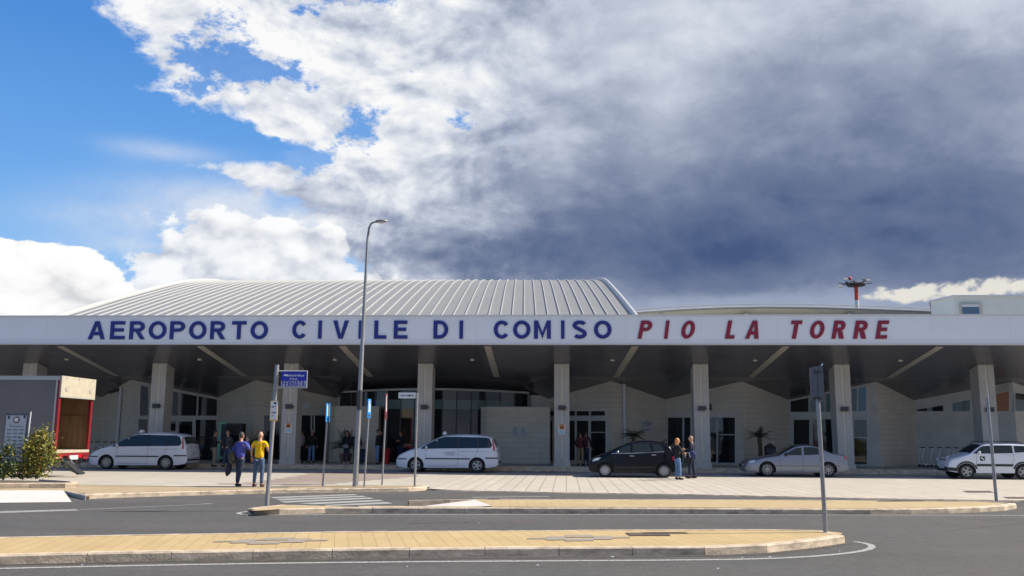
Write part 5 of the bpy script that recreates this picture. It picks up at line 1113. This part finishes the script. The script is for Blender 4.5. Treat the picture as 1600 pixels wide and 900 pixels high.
# four narrow signs seen edge-on beside the lamp
def edge_sign(px, py, ptx, pty, sy0, sy1, label, c1, c2, rot, wid=.36, shaft=.028):
    g = gr(px, py, .115); tt = at(ptx, pty, g.y); t = thing('sign_post', label, 'sign', tuple(g)); H_ = tt.z-g.z; lx = tt.x-g.x
    mb = MB(); pole(mb, H_, shaft, lean=(lx, 0)); mb.build('pole', M['galv'], t, smooth=True)
    z1 = at(ptx, sy0, g.y).z-g.z; z0 = at(ptx, sy1, g.y).z-g.z
    s = bpy.data.objects.new('sign_plate', None); COL.objects.link(s); bpy.data.objects.remove(s)
    mb = MB(); ca, sa = math.cos(rot), math.sin(rot); w = wid/2
    q = [(lx-ca*w, -sa*w-.04), (lx+ca*w, sa*w-.04)]; n = (sa*.012, -ca*.012)
    def sl(u0, u1, za, zb, o_): 
        A = (lerp(q[0][0], q[1][0], u0)+n[0]*o_, lerp(q[0][1], q[1][1], u0)+n[1]*o_); B = (lerp(q[0][0], q[1][0], u1)+n[0]*o_, lerp(q[0][1], q[1][1], u1)+n[1]*o_)
        return [(A[0], A[1], za), (B[0], B[1], za), (B[0], B[1], zb), (A[0], A[1], zb)]
    mb.slab(sl(0, 1, z0, z1, 0), (n[0], n[1], 0)); p_ = mb.build('sign_plate', c1, t)
    mb = MB(); mb.slab(sl(.2, .8, z0+(z1-z0)*.3, z0+(z1-z0)*.9, 1.1), (n[0]*.3, n[1]*.3, 0)); mb.build('sign_symbol', c2, p_)
    mb = MB(); mb.slab(sl(.3, .7, z0+(z1-z0)*.06, z0+(z1-z0)*.2, 1.1), (n[0]*.3, n[1]*.3, 0)); mb.build('sign_symbol', M['ink'], p_)
    mb = MB(); mb.box(lx-.035, lx+.035, -.05, .035, z1-.12, z1-.09); mb.box(lx-.035, lx+.035, -.05, .035, z0+.08, z0+.11); mb.build('clamp', M['galv'], t)
    return t
edge_sign(504, 760, 513, 632, 630, 659, 'blue sign seen nearly edge-on, left of the street lamp', M['signblue'], M['signcyan'], R(85))
edge_sign(569, 761, 577.5, 625, 623.5, 653, 'blue sign seen nearly edge-on, close right of the street lamp', M['signblue'], M['signcyan'], R(86))
edge_sign(597, 758, 604, 616, 615, 655, 'dark red and white sign seen edge-on, between blue sign and white name board', M['signred'], M['plate'], R(91), .3)
g = gr(648, 760, .115); tt = at(652, 614, g.y); t = thing('sign_post', 'steel post with small white name board pointing left, before the minivan', 'sign', tuple(g)); H_ = tt.z-g.z; lx = tt.x-g.x
mb = MB(); pole(mb, H_, .034, lean=(lx, 0)); mb.build('pole', M['galv'], t, smooth=True)
p0 = at(623, 622.5, g.y); p1 = at(649.5, 613.5, g.y); mb = MB(); mb.box(p0.x-g.x, p1.x-g.x, -.05, -.03, p0.z-g.z, p1.z-g.z); p_ = mb.build('sign_plate', M['signwhite'], t)
mb = MB(); put_text(mb, 'v. gen. v. magliocco', (p0.x-g.x+.05, -.054, p0.z-g.z+.05), (1, 0, 0), (0, 0, 1), (p1.x-p0.x)-.1, .075, .003, .02); mb.build('lettering', M['ink'], p_)
# right-hand poles
g = gr(1290, 832, .115); tt = at(1275, 573, g.y); t = thing('sign_post', 'grey post with dark sign back, standing on the tip of the near island', 'sign', tuple(g)); H_ = tt.z-g.z; lx = tt.x-g.x
mb = MB(); pole(mb, H_, .036, lean=(lx, 0)); mb.build('pole', M['galv'], t, smooth=True)
z1 = at(1275, 574, g.y).z-g.z; z0 = at(1278, 624, g.y).z-g.z
mb = MB()
for (xa, ya, xb, yb) in ((-.085, -.02, -.06, .22), (-.06, .22, .06, .22), (.085, -.05, .06, .22)): mb.slab([(lx+xa, ya, z0), (lx+xb, yb, z0), (lx+xb, yb, z1), (lx+xa, ya, z1)], (.012, .004, 0))
mb.slab([(lx-.085, -.05, z0+.02), (lx-.01, -.05, z0+.02), (lx-.01, -.05, z1), (lx-.085, -.05, z1-.0)], (0, .012, 0)); mb.slab([(lx+.005, -.06, z0-.03), (lx+.10, -.06, z0-.05), (lx+.10, -.06, z1+.03), (lx+.005, -.06, z1+.02)], (0, .012, 0)); mb.build('sign_box', M['greysign'], t)
mb = MB(); mb.box(lx-.05, lx+.06, -.07, .05, z0+.0, z0+.04); mb.box(lx-.05, lx+.06, -.07, .05, z1-.1, z1-.06); mb.build('clamp', M['darkmetal'], t)
mb = MB(); mb.tube([(lx+.08, -.05, z1+.02), (lx+.1, -.05, z1+.06)], .012, 6); mb.build('bolt', M['chrome'], t)
g = gr(1557, 783, .115); tt = at(1541, 603, g.y); t = thing('sign_post', 'thin grey post with narrow edge-on plate on the right tip of the middle island', 'sign', tuple(g)); H_ = tt.z-g.z; lx = tt.x-g.x
mb = MB(); pole(mb, H_-.3, .04, lean=(lx*.9, 0)); mb.build('pole', M['galv'], t, smooth=True)
MB().slab([(lx*.72-.012, -.06, H_*.62), (lx*.72+.13, .25, H_*.62), (lx+.13, .25, H_), (lx-.012, -.06, H_)], (.016, 0, 0)).build('sign_plate', M['plate'], t)

# information board on the left
Yb = 29.8
a = at(2, 722, Yb); b = at(45, 647, Yb); t = thing('information_board', 'tall white information board with round emblem before the truck', 'board', (a.x, Yb, .2)); W_, = (at(36, 724, Yb).x-a.x,); z1 = b.z-.2; z0 = a.z-.2; sh = at(11, 647, Yb).x-a.x
def ip(u, v, y=0): return (sh*v*.5+u*W_, y, lerp(z0, z1, v))
mb = MB(); mb.slab([ip(-.03, -.01), ip(1.03, -.01), ip(1.03, 1.02), ip(-.03, 1.02)], (0, .05, 0)); bd = mb.build('backboard', M['greysign'], t)
mb = MB(); mb.slab([ip(.02, 0, -.004), ip(.96, 0, -.004), ip(.96, .97, -.004), ip(.02, .97, -.004)], (0, -.004, 0)); mb.build('board_face', M['plate'], bd)
mb = MB()
for r_ in range(7):
    for c_ in range(3): mb.slab([ip(.12+c_*.28, .66-r_*.075, -.010), ip(.32+c_*.28, .66-r_*.075, -.010), ip(.32+c_*.28, .682-r_*.075, -.010), ip(.12+c_*.28, .682-r_*.075, -.010)], (0, -.002, 0))
mb.slab([ip(.3, .735, -.01), ip(.85, .735, -.01), ip(.85, .75, -.01), ip(.3, .75, -.01)], (0, -.002, 0)); mb.slab([ip(.2, .735, -.01), ip(.27, .735, -.01), ip(.27, .80, -.01)], (0, -.002, 0))
for u in (.12, .6): mb.slab([ip(u, .11, -.01), ip(u+.24, .11, -.01), ip(u+.24, .125, -.01), ip(u, .125, -.01)], (0, -.002, 0)); mb.slab([ip(u, .05, -.01), ip(u+.2, .05, -.01), ip(u+.2, .06, -.01), ip(u, .06, -.01)], (0, -.002, 0))
mb.build('board_print', M['inkgrey'], bd)
c0 = ip(.5, .88, -.01); mb = MB(); mb.lathe([(.115, 0), (.115, .004)], 20, (c0[0], -.014, c0[2]), 'y'); mb.build('round_emblem', M['tinner'], bd); mb = MB(); mb.lathe([(.07, 0), (.07, .004)], 16, (c0[0], -.018, c0[2]), 'y'); mb.build('emblem_centre', M['signwhite'], bd)
mb = MB()
for u, v in ((.14, .93), (.86, .94)): q = ip(u, v, -.01); mb.box(q[0]-.035, q[0]+.035, -.012, -.008, q[2]-.05, q[2]+.05)
mb.build('crest', M['ink'], bd)
mb = MB(); q = ip(1.10, 0); r_ = ip(1.10, 1.05); mb.tube([(q[0]-.05, 0.02, -.05), (r_[0], 0.02, r_[2])], .025, 8); q = ip(.1, 0); mb.tube([(q[0], 0.03, -.05), (q[0], .03, q[2]+.1)], .03, 8); mb.build('support_post', M['plate'], t, smooth=True)

# ------------------------------------------------------------------ plants
def leaves(mb, c, rad, n, size, mi_choices=(0,), flat_=.6, seed=0):
    rg = random.Random(seed)
    clumps = []
    for _ in range(max(8, n//90)):
        a_ = rg.random()*6.283; q_ = rg.random()**.6; zz = rg.uniform(-.9, .95); wd = (1-.55*max(0, zz))*(1-.3*max(0, -zz-.3))
        clumps.append((Vector((math.cos(a_)*q_*rad[0]*wd, math.sin(a_)*q_*rad[1]*wd, zz*rad[2]*(1 if q_ < .6 else .85))), rg.uniform(.06, .15)))
    for _ in range(n):
        cl, cr = rg.choice(clumps); p = Vector(c)+cl+Vector((rg.gauss(0, cr), rg.gauss(0, cr), rg.gauss(0, cr*1.15)))
        if p.z < .02: continue
        u = Vector((rg.uniform(-1, 1), rg.uniform(-1, 1), rg.uniform(-.6, 1))).normalized(); v = u.orthogonal().normalized(); v = (v*math.cos(rg.random()*6)+u.cross(v)*math.sin(rg.random()*6)); s_ = size*rg.uniform(.6, 1.3)
        mb.add([p, p+u*s_*.5+v*s_*.28, p+u*s_, p+u*s_*.5-v*s_*.28], [(0, 1, 2, 3)], rg.choice(mi_choices))
def shrub(label, px, py, z, w, h, mats, n, seed, name='shrub'):
    g = gr(px, py, z); t = thing(name, label, 'shrub', (g.x, g.y, z)); mb = MB(); leaves(mb, (0, 0, h*.55), (w/2, w/2*.8, h*.52), n, .085, (0, 0, 0, 0, 3 if len(mats) > 3 else 0, 1, 1, 3 if len(mats) > 3 else 0, 0, 1, 0, 0, 2) if n > 3000 else tuple(range(len(mats)))+(0, 0), seed=seed); mb.build('foliage', mats, t)
    mb = MB(); rg = random.Random(seed)
    for k in range(9): a = rg.random()*6.3; mb.tube([(0, 0, 0), (math.cos(a)*w*.15, math.sin(a)*w*.12, h*.4), (math.cos(a)*w*.33, math.sin(a)*w*.25, h*rg.uniform(.6, .95))], [.02, .014, .006], 5)
    mb.build('stems', M['bark'], t); return t
shrub('yellow green shrub with reddish tips beside the information board', 58, 748, .2, 1.15, 1.42, [M['leafy'], M['leafd'], M['redfl'], M['leafy']], 5200, 3)
shrub('small dark green bush with pink bloom at the left edge', 6, 749, .2, .85, .95, [M['leafd'], M['leafd'], M['leafy'], M['leafd']], 1900, 5)
shrub('low dark ground plants between the board and the shrub', 32, 748.5, .2, .6, .4, [M['leafd'], M['redfl']], 700, 8)
def palm(label, x, y, z, trunk, nf, fl, potw=.3, poth=.45, seed=1, up=.5, potmat='pot'):
    t = thing('potted_palm', label, 'palm', (x, y, z)); rg = random.Random(seed)
    MB().lathe([(potw*.75, 0), (potw, poth*.9), (potw*1.08, poth*.9), (potw*1.08, poth), (potw*.9, poth), (potw*.88, poth-.06)], 18).build('pot', M[potmat], t, smooth=True)
    mb = MB(); mb.tube([(0, 0, poth-.05), (.02, 0, poth+trunk*.5), (0, 0, poth+trunk)], [.12, .10, .12], 10); mb.build('trunk', M['bark'], t, smooth=True)
    mb = MB()
    for k in range(nf):
        a = 2*math.pi*k/nf+rg.uniform(-.3, .3); el = rg.uniform(up-.35, up+.75); L_ = fl*rg.uniform(.75, 1.1); p = Vector((0, 0, poth+trunk)); d = Vector((math.cos(a)*math.cos(el), math.sin(a)*math.cos(el), math.sin(el))); pts = [p.copy()]
        for i in range(9): p = p+d*L_/9; d = (d+Vector((0, 0, -.13))).normalized(); pts.append(p.copy())
        mb.tube(pts, [.012-.001*i for i in range(10)], 4, cap=False)
        for i in range(1, 10):
            q = pts[i]; dd = (pts[i]-pts[i-1]).normalized(); sd_ = dd.cross(Vector((0, 0, 1))).normalized(); ll = L_*.30*math.sin(math.pi*min(1, i/10+.12))+.05
            for sg in (-1, 1):
                for o_ in (0, .5):
                    qq = q-dd*L_/9*o_; e_ = qq+(sd_*sg+dd*.7+Vector((0, 0, -.35+rg.uniform(-.15, .15)))).normalized()*ll; mb.add([qq-dd*.014, qq+dd*.014, e_], [(0, 1, 2)])
    mb.build('fronds', M['palm'], t); return t
q = at(1188, 720, 48.0); palm('potted palm with single slim trunk on the walkway behind the silver saloon', q.x, 48.0, .25, 1.15, 17, .78, .22, .3, seed=4, up=.55)
q = at(990, 720, 48.2); palm('potted palm on the walkway behind the black hatchback', q.x, 48.2, .25, 1.0, 24, .85, .3, .5, seed=9, up=.45)
q = at(540, 720, 47.5); palm('bushy palm in terracotta pot left of the street lamp', q.x, 47.5, .25, .25, 30, 1.15, .32, .5, seed=12, up=.7)
q = at(388, 720, 47.5); palm('potted palm with long arching frond behind the man in blue shirt', q.x, 47.5, .25, .35, 16, 1.25, .28, .5, seed=15, up=.45, potmat='potdark')
q = at(1204, 720, 47.6); t = thing('litter_bin', 'dark litter bin with pitched lid beside the slim potted palm', 'bin', (q.x, 47.6, .25)); MB().box(-.24, .24, -.24, .24, 0, .95).build('bin_body', M['potdark'], t); mb = MB(); mb.add([(-.28, -.28, .95), (.28, -.28, .95), (.28, .28, .95), (-.28, .28, .95), (0, -.1, 1.18), (0, .1, 1.18)], [(0, 1, 4), (1, 2, 5, 4), (2, 3, 5), (3, 0, 4, 5), (3, 2, 1, 0)]); mb.build('bin_lid', M['potdark'], t)
q = at(603, 720, 47.0); t = thing('fire_bin', 'bright red bin on the walkway beside the dark red sign', 'bin', (q.x, 47.0, .25)); MB().lathe([(.17, 0), (.19, .72), (.20, .74)], 16).build('bin_body', M['red'], t, smooth=True); MB().lathe([(.205, .74), (.2, .8), (.06, .84)], 16).build('bin_lid', M['signred'], t, smooth=True)
q = at(344, 700, 46.9); t = thing('vending_machine', 'mint green and dark vending kiosk behind the two men at the left', 'kiosk', (q.x, 47.2, .25)); MB().box(-.12, .95, 0, .7, 0, 2.02).build('cabinet', M['ink'], t); mb = MB(); mb.box(-.22, -.1, -.06, .6, .2, 2.08); mb.box(-.1, .12, -.04, 0, 1.96, 2.08); mb.box(-.1, .05, -.04, 0, .2, .3); mb.build('green_frame', M['green'], t); MB().box(.15, .85, -.02, 0, .9, 1.9).build('screen', M['glass'], t)

# luggage trolleys: one built, the rest copied
def trolley(label, loc, rz):
    t = thing('luggage_trolley', label, 'trolley', loc, rz, 'luggage trolleys parked in a row')
    mb = MB(); 
    for sg in (-1, 1): mb.tube([(-.15*sg*0+.0, sg*.22, .95), (.12, sg*.22, .55), (.1, sg*.24, .16), (-.75, sg*.14, .14)], .032, 6)
    mb.tube([(.05, -.22, .55), (.05, .22, .55)], .014, 6); mb.tube([(.1, -.24, .2), (.1, .24, .2)], .014, 6); mb.tube([(-.75, -.14, .14), (-.75, .14, .14)], .017, 6); mb.tube([(-.3, -.18, .15), (-.3, .18, .15)], .012, 6); mb.build('frame', M['trolley'], t, smooth=True)
    MB().tube([(-.02, -.26, 1.0), (-.02, .26, 1.0)], .026, 8).build('handle', M['ink'], t, smooth=True)
    mb = MB(); mb.box(.02, .28, -.2, .2, .70, .715)
    for k in range(5): mb.tube([(.28, -.2+.1*k, .71), (.30, -.2+.1*k, .88)], .006, 4)
    mb.tube([(.30, -.2, .88), (.30, .2, .88)], .008, 5); mb.build('basket', M['trolley'], t)
    for x_, y_ in ((.1, -.24), (.1, .24), (-.7, 0)): MB().lathe([(.07, -.02), (.07, .02)], 12, (x_, y_, .07), 'y').build('caster', M['rubber'], t)
    return t
base = at(1438, 722, 49.3); ords = ['first', 'second', 'third', 'fourth', 'fifth', 'sixth', 'seventh']
tr0 = trolley('', (base.x, 49.4, .252), R(180))
for k in range(7):
    o = tr0 if k == 0 else copy_tree(tr0); o.location = (base.x+k*.42, 48.9+.0*k, .252); o['label'] = ords[k]+' luggage trolley from the left in the row beside the off-roader'
base = at(150, 715, 49.0)
for k in range(5):
    o = copy_tree(tr0); o.location = (base.x+k*.42, 48.2, .252); o['label'] = ords[k]+' luggage trolley from the left in the row between truck and minivan'; o['group'] = 'luggage trolleys behind the truck'

# ------------------------------------------------------------------ people
def skin_mesh(name, joints, edges, material, parent, sub=1, root=0):
    me = bpy.data.meshes.new(name); me.from_pydata([j[0] for j in joints], edges, []); o = bpy.data.objects.new(name, me); COL.objects.link(o)
    sk = o.modifiers.new('s', 'SKIN'); sk.use_smooth_shade = True; sk.branch_smoothing = .3
    for i, j in enumerate(joints):
        sv = me.skin_vertices[0].data[i]; r_ = j[1]; sv.radius = r_ if isinstance(r_, tuple) else (r_, r_); sv.use_root = (i == root)
    ss = o.modifiers.new('u', 'SUBSURF'); ss.levels = sub; ss.render_levels = sub
    bpy.context.view_layer.update(); dg = bpy.context.evaluated_depsgraph_get(); m2 = bpy.data.meshes.new_from_object(o.evaluated_get(dg)); o.modifiers.clear(); o.data = m2
    m2.materials.clear(); m2.materials.append(material)
    for p in m2.polygons: p.use_smooth = True; p.material_index = 0
    o.parent = parent; return o
def person(label, px, py, Y, h, face, pose, shirt, trousers, hair='short', haircol=(.02, .015, .012), skin='skin', shoe=(.02, .02, .02), sleeves='long', build=1.0, z=None, stance=.11, woman=False, jacket=None, group=None):
    g = at(px, py, Y); z = gz(g.x, Y) if z is None else z
    t = thing('person', label, 'person', (g.x, Y, z), face, group); s = h/1.75; B = build
    V_ = lambda x, y, zz: Vector((x*s, y*s, zz*s))
    sw = .185*(.9 if woman else 1)*B; pel = V_(0, 0, .95); waist = V_(0, 0, 1.08); chest = V_(0, .0, 1.28); nb = V_(0, -.005, 1.46); neck = V_(0, .01, 1.53); head = V_(0, .03, 1.62)
    st = stance; legs = pose.get('legs', ((-st, 0, 0), (st, 0, 0))); arms = pose['arms']
    J = [(pel, (.085*B*s, .07*B*s)), (waist, (.10*B*s, .08*B*s)), (chest, (.125*B*s, .095*B*s)), (nb, (.07*s, .065*s)), (neck, (.052*s, .055*s)), (head, (.06*s, .07*s))]; E = [(0, 1), (1, 2), (2, 3), (3, 4), (4, 5)]
    for sg, lg in zip((-1, 1), legs):
        k = len(J); kn = V_(lg[0]*.9+sg*0, lg[1]*.5+.03, .50); an = V_(lg[0], lg[1], .09); J += [(V_(sg*.09, 0, .86), .075*s*B), (kn, .050*s), (an, .036*s), (V_(lg[0]+sg*.02, lg[1]+.13, .035), .034*s)]; E += [(0, k), (k, k+1), (k+1, k+2), (k+2, k+3)]
    wr = []
    for sg, (el_, w_) in zip((-1, 1), arms):
        k = len(J); e_ = V_(*el_); ww = V_(*w_); J += [(V_(sg*sw, -.005, 1.41), .055*s), (e_, .042*s), (ww, .028*s)]; E += [(2, k), (k, k+1), (k+1, k+2)]; wr.append((e_, ww, sg))
    body = skin_mesh('body', J, E, M[skin], t, 1)
    # head, face and hands joined into the same mesh
    mb = MB(); hc = V_(0, .03, 1.64)
    mb.ell(hc, (.076*s, .095*s, .118*s), 12); mb.ell(hc+V_(0, .03, -.055), (.055*s, .06*s, .06*s), 8); mb.ell(hc+V_(0, .098, -.012), (.014*s, .022*s, .028*s), 6)
    for sg in (-1, 1): mb.ell(hc+V_(sg*.078, -.005, -.01), (.012*s, .022*s, .032*s), 6)
    for e_, ww, sg in wr:
        d = (ww-e_).normalized(); sd_ = d.cross(Vector((0, 1, 0))); sd_ = sd_.normalized() if sd_.length > .1 else Vector((1, 0, 0)); up_ = sd_.cross(d)
        pc = ww+d*.045*s; mb.tube([ww-d*.01, ww+d*.02*s, pc, ww+d*.085*s], [.026*s, .034*s, .040*s, .034*s], 8)
        for f in range(4):
            b_ = ww+d*.08*s+sd_*(f-1.5)*.018*s; L_ = (.062, .075, .07, .055)[f]*s; mb.tube([b_, b_+d*L_*.5-up_*.004, b_+d*L_*.9-up_*.02*s], [.0095*s, .009*s, .007*s], 6)
        b_ = ww+d*.03*s+sd_*.032*s*(-sg); mb.tube([b_, b_+(d*.6+sd_*-sg*.6)*.035*s, b_+(d*.9+sd_*-sg*.35)*.065*s], [.012*s, .011*s, .008*s], 6)
    hm = mb.build('head_tmp', M[skin], None, smooth=True)
    bm = bmesh.new(); bm.from_mesh(body.data); bm.from_mesh(hm.data); bm.to_mesh(body.data); bm.free(); bpy.data.objects.remove(hm)
    eye = MB()
    for sg in (-1, 1): eye.ell(hc+V_(sg*.030, .086, .012), (.012*s, .01*s, .008*s), 6)
    eye.build('eyes', M['ink'], t); MB().ell(hc+V_(0, .088, -.055), (.024*s, .012*s, .007*s), 6).build('mouth', M['redfl'], t)
    # clothes
    cj = [(V_(0, 0, .86), (.165*B*s, .135*B*s)), (V_(0, 0, 1.04), (.160*B*s, .130*B*s)), (chest, (.172*B*s, .128*B*s)), (V_(0, 0, 1.40), (.13*B*s, .09*s)), (V_(0, .0, 1.475), (.066*s, .066*s))]; ce = [(0, 1), (1, 2), (2, 3), (3, 4)]
    for sg, (el_, w_) in zip((-1, 1), arms):
        k = len(cj); a_ = V_(sg*sw, -.005, 1.41); e_ = V_(*el_); ww = V_(*w_); cj.append((a_, .070*s)); ce.append((3, k))
        if sleeves == 'long': cj += [(e_, .056*s), (ww, .042*s)]; ce += [(k, k+1), (k+1, k+2)]
        else: cj.append((a_.lerp(e_, .72), .064*s)); ce.append((k, k+1))
    skin_mesh('jacket' if jacket else 'shirt', cj, ce, shirt, t, 1)
    tj = [(V_(0, 0, 1.0), (.140*B*s, .118*B*s))]; te = []
    for sg, lg in zip((-1, 1), legs):
        k = len(tj); tj += [(V_(sg*.088, 0, .86), (.098*s*B, .10*s*B)), (V_(lg[0]*.9, lg[1]*.5+.03, .50), .074*s), (V_(lg[0], lg[1], .10), .06*s)]; te += [(0, k), (k, k+1), (k+1, k+2)]
    skin_mesh('trousers', tj, te, trousers, t, 1)
    for sg, lg in zip((-1, 1), legs):
        mb = MB(); c_ = V_(lg[0]+sg*.01, lg[1]+.05, .045); mb.ell(c_, (.048*s, .135*s, .05*s), 8); mb.ell(V_(lg[0], lg[1]-.01, .07), (.046*s, .06*s, .05*s), 6); mb.build('shoe', cloth('shoe%.2f' % shoe[0], shoe), t, smooth=True)
    if hair != 'bald':
        mb = MB(); hcm = mat('hair_%.2f_%.2f' % (haircol[0], haircol[1]), haircol, .6, noise=(40, .4)); k = 1.0 if hair == 'short' else 1.1
        mb.ell(hc+V_(0, -.018, .022), (.084*s*k, .096*s*k, .112*s), 12)
        if hair == 'long': mb.ell(hc+V_(0, -.05, -.07), (.085*s, .06*s, .14*s), 10)
        mb.build('hair', hcm, t, smooth=True)
    return t
DOWN = ((-.25, -.03, 1.14), (-.27, .05, .90)), ((.25, -.03, 1.14), (.27, .05, .90))
PHONE_R = ((-.25, -.03, 1.14), (-.26, .06, .90)), ((.27, .10, 1.18), (.13, .16, 1.50))
HOLD = ((-.24, .03, 1.15), (-.08, .24, 1.20)), ((.24, .03, 1.15), (.10, .24, 1.20))
FRONT = ((-.26, -.02, 1.14), (-.16, .16, .98)), ((.26, -.02, 1.14), (.16, .16, .98))
jeans = cloth('jeans', (.055, .10, .19)); djeans = cloth('dark_jeans', (.02, .032, .065)); pjeans = cloth('pale_jeans', (.12, .21, .36)); black = cloth('black', (.012, .012, .015)); khaki = cloth('khaki', (.24, .19, .13)); yel = cloth('yellow', (.86, .50, .006)); blu = cloth('blue', (.065, .085, .38)); greyc = cloth('grey', (.22, .22, .23)); navy = cloth('navy', (.015, .02, .045)); dred = cloth('maroon', (.07, .02, .025))
Ym = 27.6
man_y = person('bald man in bright yellow shirt and jeans, seen from behind at the crossing', 403, 755, Ym, 1.64, R(-8), dict(arms=(((-.28, -.02, 1.16), (-.27, .03, .93)), ((.27, .06, 1.17), (.20, .24, 1.14))), legs=((-.15, .03, 0), (.13, -.02, 0))), yel, jeans, 'bald', sleeves='short', shoe=(.05, .02, .015), build=1.08, z=.117)
mb = MB(); mb.ell((0, .022, 1.64*1.64/1.75+.012), (.074, .088, .098), 8)
man_b = person('man in blue shirt and dark jeans with a bag, beside the man in yellow', 373, 755, Ym+.15, 1.62, R(-25), dict(arms=(((-.27, -.06, 1.15), (-.25, .02, .93)), ((.27, .12, 1.18), (.12, .18, 1.46))), legs=((-.12, .05, 0), (.05, -.12, 0))), blu, djeans, 'short', (.05, .035, .025), sleeves='long', shoe=(.03, .03, .035), build=1.12, z=.117)
q = man_b.location; t = thing('shoulder_bag', 'olive grey shoulder bag hanging at the side of the man in blue', 'bag', (q.x-.22, q.y-.10, .117+.70), R(-18)); mb = MB(); mb.ell((0, 0, .17), (.11, .09, .21), 10); mb.build('bag_body', cloth('olive', (.05, .05, .035)), t, smooth=True); mb = MB(); mb.tube([(-.06, 0, .4), (.08, .02, .62), (.22, .06, .70)], .02, 6); mb.build('strap', black, t, smooth=True)
t = thing('dark_jacket', 'dark jacket carried low beside the man in blue', 'jacket', (q.x-.34, q.y+.02, .117+.36), R(20)); mb = MB(); mb.ell((0, 0, .18), (.09, .06, .20), 10); mb.ell((.05, 0, .36), (.06, .05, .16), 8); mb.ell((-.04, 0, .06), (.06, .05, .12), 8); mb.build('folded_cloth', navy, t, smooth=True)
# couple at the black hatchback
Yc = 37.2; HANDS = (((-.24, .06, 1.18), (-.10, .30, 1.12)), ((.24, .06, 1.18), (.10, .30, 1.12)))
w1 = person('fair haired woman in black jacket and pale jeans behind the black hatchback', 1059, 748, 36.9, 1.60, R(-65), dict(arms=HANDS, legs=((-.09, .0, 0), (.10, .05, 0))), black, pjeans, 'long', (.55, .24, .08), sleeves='long', woman=True, z=.035, jacket=True)
m1 = person('bald man in dark sweater facing the fair haired woman', 1082, 746, 38.2, 1.70, R(70), dict(arms=(((-.25, .0, 1.15), (-.15, .2, 1.0)), ((.25, .04, 1.16), (.12, .32, 1.18))), legs=((-.12, .1, 0), (.13, -.08, 0))), navy, navy, 'bald', sleeves='long', z=.04, skin='skin')
q = m1.location; t = thing('carried_bag', 'dark blue bag on the arm of the bald man in dark sweater', 'bag', (q.x-.02, q.y-.28, .04+.82), 0); mb = MB(); mb.ell((0, 0, .12), (.17, .09, .17), 10); mb.build('bag_body', cloth('bluebag', (.03, .04, .11)), t, smooth=True); MB().tube([(-.1, 0, .22), (0, .04, .36), (.1, 0, .22)], .012, 6).build('strap', black, t)
q = w1.location; t = thing('handbag', 'black handbag with pale trim held by the fair haired woman', 'handbag', (q.x+.42, q.y+.1, .04+.62), 0); mb = MB(); mb.box(-.14, .14, -.06, .06, 0, .24); mb.build('bag_body', black, t); mb = MB(); mb.tube([(-.1, 0, .24), (-.06, 0, .42), (.06, 0, .42), (.1, 0, .24)], .012, 6); mb.build('strap', M['plate'], t)
# people in the shade
person('man in black jacket and khaki trousers by the kiosk', 333, 725, 43.6, 1.72, R(-60), dict(arms=HOLD), black, khaki, 'short', skin='skin2', sleeves='long', jacket=True, build=1.1, z=.15)
person('man in dark open jacket, light shirt and jeans by the kiosk', 354, 725, 44.1, 1.72, R(160), dict(arms=FRONT, legs=((-.16, 0, 0), (.14, .04, 0))), cloth('darkgrey', (.05, .05, .065)), jeans, 'short', (.08, .06, .05), sleeves='long', z=.15)
person('person in pale pink top in the doorway behind the bus stop column', 471, 722, 47.6, 1.68, R(90), dict(arms=DOWN), cloth('pink', (.42, .36, .40)), black, 'short', skin='skin2', sleeves='long', z=.252)
person('bald man in dark top and blue jeans in the doorway left of the street lamp', 486, 722, 47.2, 1.72, R(10), dict(arms=DOWN), black, pjeans, 'bald', skin='skin2', sleeves='long', z=.252)
w2 = person('woman in black with white bag beside the bushy palm', 541, 724, 46.6, 1.66, R(170), dict(arms=FRONT), black, navy, 'long', skin='skin2', woman=True, sleeves='long', shoe=(.5, .5, .5), z=.252)
person('dark haired person in navy behind the street lamp', 556, 722, 47.4, 1.66, R(200), dict(arms=DOWN), navy, navy, 'short', sleeves='long', z=.252)
t = thing('suitcase', 'dark blue suitcase standing just right of the street lamp', 'suitcase', (at(564, 722, 46.6).x, 46.8, .252)); MB().box(-.24, .24, -.14, .14, .06, .75).build('case_body', navy, t); mb = MB(); mb.tube([(-.1, 0, .75), (-.1, 0, .95), (.1, 0, .95), (.1, 0, .75)], .012, 6); mb.build('handle', M['galv'], t)
q = w2.location; t = thing('waist_bag', 'pale grey bag held before the woman in black', 'bag', (q.x, q.y-.22, .252+.82), 0); mb = MB(); mb.ell((0, 0, .05), (.17, .08, .10), 8); mb.build('bag_body', greyc, t, smooth=True); MB().tube([(-.12, 0, .1), (0, -.02, .22), (.12, 0, .1)], .01, 5).build('strap', greyc, t)
person('man in black jacket and blue jeans phoning before the stone wall', 589, 725, 46.0, 1.74, R(-80), dict(arms=PHONE_R), black, pjeans, 'short', skin='skin2', sleeves='long', jacket=True, z=.252)
person('woman in black before the glass entrance, left of the central minivan', 626, 722, 47.4, 1.68, R(150), dict(arms=HOLD), black, djeans, 'long', skin='skin2', woman=True, sleeves='long', z=.252)
person('person in dark jacket and grey trousers at the glass doors, left one of two', 907, 724, 46.4, 1.70, R(10), dict(arms=FRONT), dred, khaki, 'short', skin='skin2', sleeves='long', jacket=True, z=.252)
person('person in maroon jacket and dark trousers at the glass doors, right one of two', 915.5, 724, 46.7, 1.72, R(-20), dict(arms=DOWN), dred, djeans, 'short', skin='skin2', sleeves='long', jacket=True, z=.252)

scene.render.resolution_x = 1024; scene.render.resolution_y = 576
